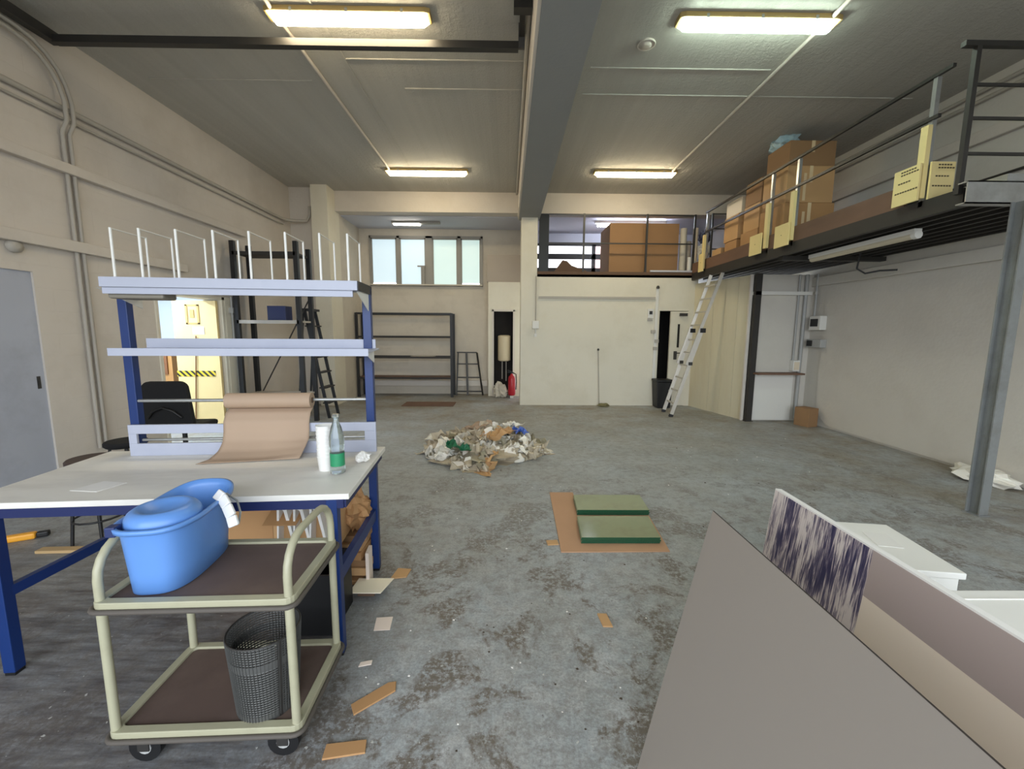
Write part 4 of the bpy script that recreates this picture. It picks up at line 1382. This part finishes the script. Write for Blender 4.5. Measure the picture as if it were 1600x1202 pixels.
# things on the worktop
t = thing('paper_cup_stack', 'tall stack of white cups beside the bottle on the worktop', 'cups', (-0.99, 2.225, ZT))
for kk in range(9):
    zz = kk * 0.021
    c_ = MB().lathe([(0.040, zz), (0.0465, zz + 0.075), (0.048, zz + 0.078), (0.048, zz + 0.081), (0.0455, zz + 0.081), (0.039, zz + 0.006)], 20)
    obj('cup', c_, M_paper, t)
t = thing('plastic_bottle', 'clear plastic bottle with green label on the worktop', 'bottle', (-0.905, 2.165, ZT))
obj('body', MB().lathe([(0.028, 0), (0.038, 0.006), (0.039, 0.03), (0.036, 0.06), (0.036, 0.13), (0.039, 0.15), (0.038, 0.20), (0.027, 0.25), (0.014, 0.285), (0.013, 0.305)], 20), M_pet, t)
obj('label', MB().lathe([(0.0375, 0.045), (0.0375, 0.115)], 20, cap0=False, cap1=False), M_label, t)
obj('cap', MB().lathe([(0.016, 0.30), (0.016, 0.322)], 14), M_pet, t)
tag(obj('tissue', crumple(MB(), (0, 0, 0.03), 0.045, 0.04, 0.03, 51, 8), M_paper, loc=(-0.84, 2.36, ZT)), 'crumpled white tissue behind the bottle on the worktop', 'tissue')
t = MB().prism([(-0.09, -0.06), (0.05, -0.075), (0.085, 0.045), (-0.05, 0.065)], 0.0, 0.0015)
tag(obj('paper_sheet', t, M_paper, loc=(-1.97, 1.965, ZT + 0.0005)), 'white paper sheet lying on the left part of the worktop', 'paper')

# ------------------------------------------------ under the bench
carton('open brown carton under the bench behind the blue bucket', (-1.50, 2.46, 0), (0.36, 0.34, 0.30), M_card3, rz=0.1, tape=False)
carton('brown carton stacked on another under the bench', (-1.50, 2.47, 0.305), (0.34, 0.32, 0.28), M_card, rz=-0.08, tape=False)
carton('tan carton at the right under the bench, lower one', (-1.20, 2.50, 0), (0.17, 0.30, 0.33), M_card2, rz=0.05, tape=False)
ob = thing('open_carton', 'open tan carton of folded white papers under the bench', 'box', (-1.16, 2.42, 0.335), 0.06)
for x0, x1, y0, y1 in ((-0.19, 0.17, -0.13, -0.126), (-0.19, 0.17, 0.126, 0.13), (-0.19, -0.186, -0.13, 0.13), (0.166, 0.17, -0.13, 0.13)):
    obj('side', MB().box(x0, x1, y0, y1, 0, 0.24), M_card2, ob)
obj('flap', MB().hexa([(-0.19, -0.13, 0.24), (0.0, -0.13, 0.24), (-0.02, -0.22, 0.19), (-0.20, -0.22, 0.19)] + [(-0.19, -0.128, 0.244), (0.0, -0.128, 0.244), (-0.02, -0.22, 0.194), (-0.20, -0.22, 0.194)]), M_card, ob)
for i in range(3):
    x = -0.10 + 0.09 * i
    pp = thing('folded_paper', ('first', 'second', 'third')[i] + ' folded white paper from the left in the open carton under the bench', 'paper', (-1.15 + x, 2.36, 0.40), 0.06, 'folded papers under the bench')
    f_ = MB().prism([(-0.045, 0.0), (-0.035, 0.22), (-0.02, 0.245), (0.012, 0.235), (0.05, 0.02), (0.04, 0.0), (0.0, 0.20), (-0.022, 0.215), (-0.038, 0.0)], 0, 0.14, Matrix.Rotation(PI / 2, 4, 'X'))
    obj('sheet', f_, M_paper, pp)
t = thing('black_crate', 'black plastic crate under the right end of the bench', 'crate', (-1.02, 2.16, 0))
obj('wall', MB().box(-0.11, 0.11, -0.14, -0.13, 0, 0.34), M_blackp, t)
obj('wall', MB().box(-0.11, 0.11, 0.13, 0.14, 0, 0.34), M_blackp, t)
obj('wall', MB().box(-0.11, -0.10, -0.13, 0.13, 0, 0.34), M_blackp, t)
obj('wall', MB().box(0.10, 0.11, -0.13, 0.13, 0, 0.34), M_blackp, t)
obj('rim', MB().box(-0.12, 0.12, -0.15, -0.14, 0.31, 0.345).box(0.11, 0.12, -0.14, 0.15, 0.31, 0.345), M_blackp, t)
obj('base', MB().box(-0.10, 0.10, -0.13, 0.13, 0, 0.01), M_blackp, t)
for i in range(6):
    zz = 0.002 + i * 0.055
    hh = (0.03, 0.05, 0.04, 0.05, 0.045, 0.04)[i]
    lab = ('bottom', 'second lowest', 'third lowest', 'third from top', 'second from top', 'topmost')[i]
    o = obj('flat_carton', MB().box(-0.075, 0.075, -0.15, 0.15, 0, hh), (M_card, M_card2, M_card3)[i % 3], loc=(-0.975 + 0.008 * ((i * 3) % 4 - 1.5), 2.61 + 0.012 * (i % 3), zz), rot=(0, 0, 0.05 * (i % 3 - 1)), bevel=0.002)
    tag(o, lab + ' flattened carton of the pile under the right end of the bench', 'cardboard', 'flattened cartons')
tag(obj('crumpled_kraft', crumple(MB(), (0, 0, 0.12), 0.085, 0.12, 0.11, 61, 12), M_card, loc=(-0.965, 2.58, 0.325)), 'ball of crumpled brown kraft paper on the flattened cartons', 'paper')
tag(obj('pale_carton_strip', MB().box(-0.01, 0.01, -0.05, 0.05, 0, 0.22), M_scrap, loc=(-0.875, 2.50, 0), rot=(0, 0, 0.1)), 'pale upright card strip beside the flattened cartons', 'cardboard')
yt = thing('yellow_tool', 'orange yellow hand tool lying on the floor under the bench', 'tool', (-3.70, 3.02, 0), 0.5)
obj('handle', MB().box(-0.16, 0.10, -0.03, 0.03, 0.0, 0.05), M_yellow, yt, bevel=0.015)
obj('tip', MB().box(0.10, 0.17, -0.025, 0.025, 0.005, 0.045), M_blackp, yt, bevel=0.01)
tag(obj('timber_slat', MB().box(-0.17, 0.17, -0.03, 0.03, 0, 0.02), M_slat, loc=(-3.2, 2.87, 0), rot=(0, 0, 0.05)), 'short pale timber slat on the floor left of the bucket', 'timber')

# chair and stools behind the bench
ch = thing('office_chair', 'black office chair behind the packing bench by the left wall', 'chair', (-3.80, 4.62, 0), 0.12)


def chairback(u, v):
    x = (u - 0.5) * (0.54 - 0.06 * v)
    return (x, 0.05 * math.cos((u - 0.5) * 2.4) - 0.05 * v, 0.56 + 0.50 * v)


bk = MB()
pl = []
for t_ in range(4):
    cx_, cz_ = (0.15, 0.94) if t_ == 0 else ((-0.15, 0.94) if t_ == 1 else ((-0.19, 0.56) if t_ == 2 else (0.19, 0.56)))
    for q_ in range(6):
        an = PI / 2 * t_ + PI / 2 * q_ / 5
        pl.append((cx_ + 0.085 * math.cos(an), cz_ + 0.085 * math.sin(an)))
bk.prism(pl, -0.03, 0.03, Matrix.Rotation(PI / 2, 4, 'X'))
obj('backrest', bk, M_blackf, ch, bevel=0.015)
obj('lumbar_bar', MB().tube([(-0.17, -0.045, 0.62), (-0.1, -0.075, 0.70), (0, -0.08, 0.74), (0.1, -0.075, 0.70), (0.17, -0.045, 0.62)], 0.014, 8), M_blackp, ch)
obj('seat', MB().box(-0.26, 0.26, 0.02, 0.50, 0.43, 0.50), M_blackf, ch, bevel=0.03)
obj('gas_stem', MB().tube([(0, 0.26, 0.08), (0, 0.26, 0.43)], 0.025, 10), M_black, ch)
for k in range(5):
    an = 2 * PI * k / 5
    l = obj('leg', MB().bar((0, 0.26, 0.10), (0.28 * math.cos(an), 0.26 + 0.28 * math.sin(an), 0.07), 0.04, 0.03), M_black, ch)
    obj('caster', MB().tube([(0.28 * math.cos(an) - 0.012, 0.26 + 0.28 * math.sin(an), 0.027), (0.28 * math.cos(an) + 0.012, 0.26 + 0.28 * math.sin(an), 0.027)], 0.027, 10), M_blackp, l)


def stool(label, loc, h, r, ms):
    t = thing('stool', label, 'stool', loc)
    obj('seat', MB().lathe([(r * 0.9, h - 0.05), (r, h - 0.035), (r, h - 0.01), (r * 0.93, h)], 24), ms, t)
    for k in range(4):
        an = PI / 4 + PI / 2 * k
        obj('leg', MB().tube([(r * 1.05 * math.cos(an), r * 1.05 * math.sin(an), 0), (r * 0.7 * math.cos(an), r * 0.7 * math.sin(an), h - 0.05)], 0.011, 8), M_black, t)
    obj('foot_ring', MB().tube([(r * 0.97 * math.cos(2 * PI * k / 16), r * 0.97 * math.sin(2 * PI * k / 16), h * 0.3) for k in range(16)], 0.008, 6, closed=True), M_black, t)
    return t


stool('round brown topped stool behind the left end of the bench', (-3.08, 3.03, 0), 0.65, 0.15, M_seat)
stool('black topped stool between the bench and the office chair', (-3.35, 3.60, 0), 0.63, 0.15, M_blackf)

# ================================================================== TROLLEY
TR = math.radians(2.2)
tr = thing('trolley', 'pale olive two tier trolley with brown trays in front of the bench', 'trolley', (-1.425, 1.325, 0), TR)
TW, TD = 0.68, 0.44
ZB, ZU = 0.17, 0.67


def tray(name, z):
    k = MB()
    f_ = 0.032
    rad = 0.035

    def rr(x0, y0, x1, y1, r):
        pts = []
        for cx_, cy_, a0 in ((x1 - r, y1 - r, 0), (x0 + r, y1 - r, PI / 2), (x0 + r, y0 + r, PI), (x1 - r, y0 + r, 1.5 * PI)):
            for q_ in range(5):
                an = a0 + PI / 2 * q_ / 4
                pts.append((cx_ + r * math.cos(an), cy_ + r * math.sin(an)))
        return pts
    o_, i_ = rr(0, 0, TW, TD, rad), rr(f_, f_, TW - f_, TD - f_, rad * 0.6)
    n = len(o_)
    vs = [(x, y, z) for x, y in o_] + [(x, y, z) for x, y in i_] + [(x, y, z - 0.03) for x, y in o_] + [(x, y, z - 0.03) for x, y in i_]
    fs = []
    for i in range(n):
        j = (i + 1) % n
        fs += [(i, j, n + j, n + i), (2 * n + j, 2 * n + i, 3 * n + i, 3 * n + j), (2 * n + i, 2 * n + j, j, i), (n + i, n + j, 3 * n + j, 3 * n + i)]
    k.add(vs, fs)
    t_ = obj(name, k, M_trolley, tr, bevel=0.003)
    obj('tray_board', MB().box(f_ - 0.006, TW - f_ + 0.006, f_ - 0.006, TD - f_ + 0.006, z - 0.022, z - 0.010), M_trboard, t_)
    bo = [(x, y, z - 0.030) for x, y in rr(-0.006, -0.006, TW + 0.006, TD + 0.006, rad)]
    obj('bumper', MB().tube(bo, 0.009, 8, closed=True), M_bumper, t_)
    return t_


tray('lower_tray', ZB)
tray('upper_tray', ZU)
TI = 0.022
for x in (TI, TW - TI):
    for y in (TI, TD - TI):
        obj('leg', MB().tube([(x, y, ZB - 0.005), (x, y, ZU - 0.028)], 0.0155, 12), M_trolley, tr)
for x, sx_ in ((TI, -1), (TW - TI, 1)):
    y0, y1, zt, r_ = TI, TD - TI, ZU + 0.19, 0.12
    p = [(x, y0, ZU - 0.003), (x, y0, ZU + 0.05)]
    p += [(x, y0 + r_ - r_ * math.cos(a), zt - r_ + r_ * math.sin(a)) for a in (0, 0.3, 0.6, 0.9, 1.2, PI / 2)]
    p += [(x, y1 - r_ + r_ * math.sin(a), zt - r_ + r_ * math.cos(a)) for a in (0, 0.3, 0.6, 0.9, 1.2, PI / 2)]
    p += [(x, y1, ZU + 0.05), (x, y1, ZU - 0.003)]
    obj('push_handle', MB().tube(p, 0.0145, 12), M_trolley, tr)
for x in (0.09, TW - 0.09):
    for y in (0.06, TD - 0.06):
        c_ = obj('caster', MB().box(x - 0.03, x + 0.03, y - 0.022, y + 0.022, 0.128, 0.139).box(x - 0.02, x + 0.02, y - 0.022, y - 0.018, 0.05, 0.128).box(x - 0.02, x + 0.02, y + 0.018, y + 0.022, 0.05, 0.128), M_dsteel, tr)
        obj('wheel', MB().tube([(x, y - 0.014, 0.058), (x, y + 0.014, 0.058)], 0.057, 18), M_blackp, c_)
        obj('hub', MB().tube([(x, y - 0.0165, 0.058), (x, y + 0.0165, 0.058)], 0.024, 12), M_pvc, c_)

# ------------------------------------------------ mop bucket
mbk = thing('mop_bucket', 'blue plastic mop bucket with wringer on the upper trolley tray', 'bucket', (-1.285, 1.575, ZU - 0.0095), 0.12)


def oval(a, hx, hy, waist=0.0):
    c_, s_ = math.cos(a), math.sin(a)
    k = 2.0 / 3.0
    x = hx * math.copysign(abs(c_) ** k, c_)
    y = hy * math.copysign(abs(s_) ** k, s_)
    x *= 1 - waist * math.exp(-((y / hy) / 0.28) ** 2)
    return x, y


def bucket_shell():
    k = MB()
    n = 48
    rings = [(0.0, 0.098, 0.186, 0.0), (0.004, 0.104, 0.194, 0.0), (0.08, 0.110, 0.199, 0.02), (0.17, 0.117, 0.205, 0.04), (0.235, 0.122, 0.210, 0.06)]
    outer = [[(*oval(2 * PI * j / n, hx, hy, w_), z) for j in range(n)] for z, hx, hy, w_ in rings]

    def rimz(j):
        y = math.sin(2 * PI * j / n)
        return 0.250 + 0.028 * max(0.0, y) ** 2
    top = []
    for dz, dx in ((-0.012, 0.0), (-0.012, 0.014), (0.004, 0.016), (0.006, 0.004), (-0.02, -0.004)):
        top.append([(*oval(2 * PI * j / n, 0.123 + dx, 0.211 + dx, 0.06), rimz(j) + dz) for j in range(n)])
    inner = [[(*oval(2 * PI * j / n, hx - 0.004, hy - 0.004, w_), z + 0.004) for j in range(n)] for z, hx, hy, w_ in reversed(rings[1:4])]
    allr = outer + top + inner
    vs = [p for r_ in allr for p in r_]
    fs = []
    for i in range(len(allr) - 1):
        for j in range(n):
            fs.append((i * n + j, i * n + (j + 1) % n, (i + 1) * n + (j + 1) % n, (i + 1) * n + j))
    k.add(vs, fs, True)
    k.add(allr[0], [tuple(reversed(range(n)))])
    k.add(allr[-1], [tuple(range(n))])
    return k


obj('bucket_body', bucket_shell(), M_bucket, mbk)
# wringer: raised oval bowl over the near half
wr = MB()
prof = [(0.97, 0.236), (0.98, 0.25), (0.95, 0.266), (0.88, 0.280), (0.76, 0.290), (0.66, 0.291), (0.58, 0.284), (0.40, 0.272), (0.20, 0.266), (0.05, 0.264)]
wr.lathe([(r * 0.118, z) for r, z in prof], 32, c=(0, -0.085, 0), cap0=False, sy=1.02)
wro = obj('wringer', wr, M_bucket, mbk)
sl_ = MB()
for q_ in range(10):
    an = 2 * PI * q_ / 10
    sl_.bar((0.062 * math.cos(an), -0.085 + 0.062 * math.sin(an), 0.235), (0.068 * math.cos(an), -0.085 + 0.068 * math.sin(an), 0.268), 0.006, 0.006)
obj('drain_ribs', sl_, mat('deep_blue_plastic', (46, 84, 160), 0.4), wro)
obj('rim_clip', MB().box(-0.118, -0.085, -0.2, -0.165, 0.225, 0.262), mat('navy_clip', (30, 44, 90), 0.5), mbk, bevel=0.004)
hd = MB()
hp = [(0.105, 0.06, 0.272), (0.138, 0.035, 0.264), (0.166, 0.01, 0.238), (0.19, -0.01, 0.202), (0.204, -0.022, 0.165)]
for (p, q_) in zip(hp, hp[1:]):
    hd.bar(p, q_, 0.014, 0.040, up=(1, 0, 0.6))
obj('handle_grip', hd, M_grip, mbk, bevel=0.004)
obj('handle_wire', MB().tube([(0.125, 0.09, 0.26), (0.175, 0.07, 0.235), (0.205, 0.03, 0.20), (0.21, 0.0, 0.165)], 0.004, 6), M_galv, mbk)

# ------------------------------------------------ wire mesh bin
wb = thing('mesh_bin', 'grey wire mesh waste bin on the lower trolley tray', 'bin', (-0.925, 1.47, ZB - 0.0095), 0)
Rb, Rt, Hb = 0.103, 0.124, 0.315


def bin_grid():
    k = MB()
    n, m_ = 64, 30
    for j in range(n):
        a = 2 * PI * j / n
        for s_ in (1,):
            p, q_ = (Rb * math.cos(a), Rb * math.sin(a), 0.01), (Rt * math.cos(a), Rt * math.sin(a), Hb)
            k.bar(p, q_, 0.0084, 0.0012, up=(-math.sin(a), math.cos(a), 0))
    for i in range(m_):
        z = 0.02 + (Hb - 0.02) * i / m_
        r = Rb + (Rt - Rb) * z / Hb
        k.lathe([(r - 0.0006, z), (r + 0.0006, z + 0.001), (r + 0.0006, z + 0.0062), (r - 0.0006, z + 0.0066)], 48, cap0=False, cap1=False)
    return k


mo = obj('mesh_wall', bin_grid(), M_mesh, wb)
mo['kind'] = 'stuff'
obj('top_rim', MB().tube([(Rt * math.cos(2 * PI * k / 40), Rt * math.sin(2 * PI * k / 40), Hb) for k in range(40)], 0.0035, 8, closed=True), M_dsteel, wb)
obj('bottom_band', MB().lathe([(Rb + 0.001, 0), (Rb + 0.003, 0.03)], 40, cap0=True, cap1=False), M_mesh, wb)
obj('middle_band', MB().lathe([(Rb + 0.0165, 0.215), (Rb + 0.0185, 0.245)], 40, cap0=False, cap1=False), M_mesh, wb)
obj('seam', MB().bar((Rb + 0.0, -0.0, 0.0), (Rt + 0.002, 0.0, Hb), 0.014, 0.003, up=(1, 0, 0)), M_dsteel, wb, rot=(0, 0, math.radians(-38)))

# ================================================================== FOREGROUND BOARDS AND CARTONS
# grey board standing on its long edge, leaning to the right
gb = thing('grey_board', 'large plain warm grey board leaning in the foreground', 'board', (0.475, 1.32, 0))
vx = Vector((0.21, -0.01, 1.0136))
lenv = vx.length
along = Vector((-0.015, -1.75, 0.0))
nrm = vx.cross(along).normalized()
if nrm.x > 0:
    nrm = -nrm
th = nrm * -0.004
obj('panel', MB().hexa([Vector((0, 0, 0)), along, along + th, th, vx, vx + along, vx + along + th, vx + th]), M_greyboard, gb)
e0 = vx + nrm * 0.0004
obj('edge_band', MB().hexa([vx + th * 0.0, vx + along, vx + along + th, vx + th, vx + vx.normalized() * 0.001, vx + along + vx.normalized() * 0.001, vx + along + th + vx.normalized() * 0.001, vx + th + vx.normalized() * 0.001]), M_edge, gb)

# thick white display board with a photo print, behind the grey one
pbz = thing('display_board', 'thick white display board with a violet fibre print, behind the grey board', 'board', (0.905, 1.5, 0))
up_ = Vector((0.112, 0, 1.018))
al = Vector((-0.045, -1.7, 0))
nr = up_.cross(al).normalized()
if nr.x > 0:
    nr = -nr
thk = nr * -0.022


def slab(s0, s1, t0, t1, off, thick):
    """piece of the board face: s along the length 0..1, t up the height 0..1"""
    def P_(s, t_, o_):
        return al * s + up_ * t_ + nr * o_
    return MB().hexa([P_(s0, t0, off), P_(s1, t0, off), P_(s1, t0, off + thick), P_(s0, t0, off + thick), P_(s0, t1, off), P_(s1, t1, off), P_(s1, t1, off + thick), P_(s0, t1, off + thick)])


obj('core', slab(0, 1, 0, 1, -0.022, 0.022), M_whiteboard, pbz)
s_h = 0.44 / 1.7
obj('fibre_print', slab(0.002, s_h, 0.0, 0.995, 0.0, 0.0012), M_print, pbz)
obj('mauve_band', slab(s_h, 0.999, 0.865, 0.995, 0.0, 0.0010), M_mauveband, pbz)  # plain mauve strip along the top of the board, cream area below it
obj('cream_area', slab(s_h, 0.999, 0.0, 0.865, 0.0, 0.0010), M_creamarea, pbz)
# white cartons behind the boards
wx_ = thing('white_carton', 'low white carton with overhanging lid behind the display board', 'box', (1.86, 1.96, 0), math.radians(-8.5))
obj('body', MB().box(-0.23, 0.20, -0.22, 0.23, 0, 0.52), M_whitebox, wx_, bevel=0.004)
obj('lid', MB().box(-0.245, 0.215, -0.235, 0.245, 0.52, 0.55), M_whitebox, wx_, bevel=0.004)
obj('lid_label', MB().prism([(0.0, -0.02), (0.11, -0.03), (0.13, 0.12), (0.02, 0.13)], 0.55, 0.5515), M_paper, wx_)
wx2 = thing('white_carton', 'larger white carton nearest the photographer, right of the display board', 'box', (1.56, 0.82, 0), 0.0)
obj('body', MB().box(-0.44, 0.44, -0.58, 0.58, 0, 0.63), M_whitebox, wx2, bevel=0.004)
obj('lid', MB().box(-0.455, 0.455, -0.595, 0.595, 0.63, 0.66), M_whitebox, wx2, bevel=0.004)
obj('lid_edge', MB().box(-0.455, 0.455, 0.54, 0.545, 0.66, 0.663), M_whitebox, wx2)

# ================================================================== FLOOR SCRAPS
SC = 'cardboard scraps on the walkway'


def scrap(name, label, cat, poly, loc, rz, m, h=0.006, group=None):
    return tag(obj(name, MB().prism(poly, 0, h), m, loc=loc, rot=(0, 0, rz), bevel=0.001, seg=1), label, cat, group)


scrap('cream_card', 'cream card plate lying by the bench leg', 'card', [(-0.105, -0.075), (0.085, -0.075), (0.125, 0.075), (-0.095, 0.075)], (-0.835, 2.39, 0.04), 0.0, M_creamcard, 0.006)
tag(obj('card_scrap', MB().box(-0.05, 0.05, -0.04, 0.04, 0, 0.039), M_carddark, loc=(-0.85, 2.39, 0.0)), 'dark block propping the cream card', 'scrap')
scrap('paper_scrap', 'pinkish white paper square on the walkway', 'paper', [(-0.045, -0.05), (0.04, -0.06), (0.05, 0.045), (-0.04, 0.055)], (-0.675, 2.11, 0.001), 0.2, M_scrap, 0.003)
scrap('cardboard_scrap', 'tan cardboard scrap alone in the middle of the walkway', 'cardboard', [(-0.025, -0.05), (0.028, -0.055), (0.022, 0.05), (-0.03, 0.055)], (0.553, 2.13, 0.001), 0.05, M_card2, 0.008, SC)
scrap('cardboard_scrap', 'slanting brown cardboard strip on the walkway right of the trolley', 'cardboard', [(-0.10, -0.025), (0.085, -0.03), (0.11, 0.012), (0.08, 0.03), (-0.09, 0.03)], (-0.575, 1.64, 0.001), 0.72, M_card, 0.008, SC)
scrap('cardboard_scrap', 'brown cardboard strip nearest the camera beside the trolley', 'cardboard', [(-0.075, -0.028), (0.08, -0.022), (0.075, 0.03), (-0.075, 0.03)], (-0.615, 1.41, 0.001), 0.12, M_card, 0.008, SC)
scrap('cardboard_scrap', 'orange cardboard scrap beside the blue bench leg', 'cardboard', [(-0.05, -0.06), (0.05, -0.04), (0.06, 0.05), (-0.03, 0.06)], (-0.70, 2.58, 0.001), 0.0, M_card2, 0.008, SC)
scrap('cardboard_scrap', 'small faded pink cardboard scrap near the trolley corner', 'cardboard', [(-0.03, -0.012), (0.03, -0.015), (0.035, 0.012), (-0.02, 0.015)], (-0.68, 1.83, 0.001), 0.3, M_scrap, 0.004, SC)
# crumbs nobody could count
rnd = random.Random(29)
mb = MB()
for k in range(190):
    zone = rnd.random()
    if zone < 0.55:
        x, y = rnd.uniform(-0.75, 0.9), rnd.uniform(1.2, 4.2)
    elif zone < 0.8:
        x, y = rnd.uniform(1.4, 5.2), rnd.uniform(3.2, 6.8)
    else:
        x, y = rnd.uniform(-1.2, 3.8), rnd.uniform(4.2, 8.4)
    s = rnd.uniform(0.003, 0.008) * (1.4 if zone > 0.55 else 1)
    a = rnd.uniform(0, 6.3)
    mb.mi = 0 if rnd.random() < 0.45 else 1
    mb.add([(x + s * math.cos(a + t) * rnd.uniform(0.6, 1.4), y + s * math.sin(a + t) * rnd.uniform(0.6, 1.4), 0.001) for t in (0, 1.6, 3.1, 4.7)] + [(x, y, s * 0.7)], [(0, 1, 4), (1, 2, 4), (2, 3, 4), (3, 0, 4)])
o = obj('floor_crumbs', mb, [M_paper, mat('dark_crumb', (70, 58, 46), 0.9)])
o['kind'] = 'stuff'
tag(o, 'crumbs and specks of litter over the floor', 'litter')
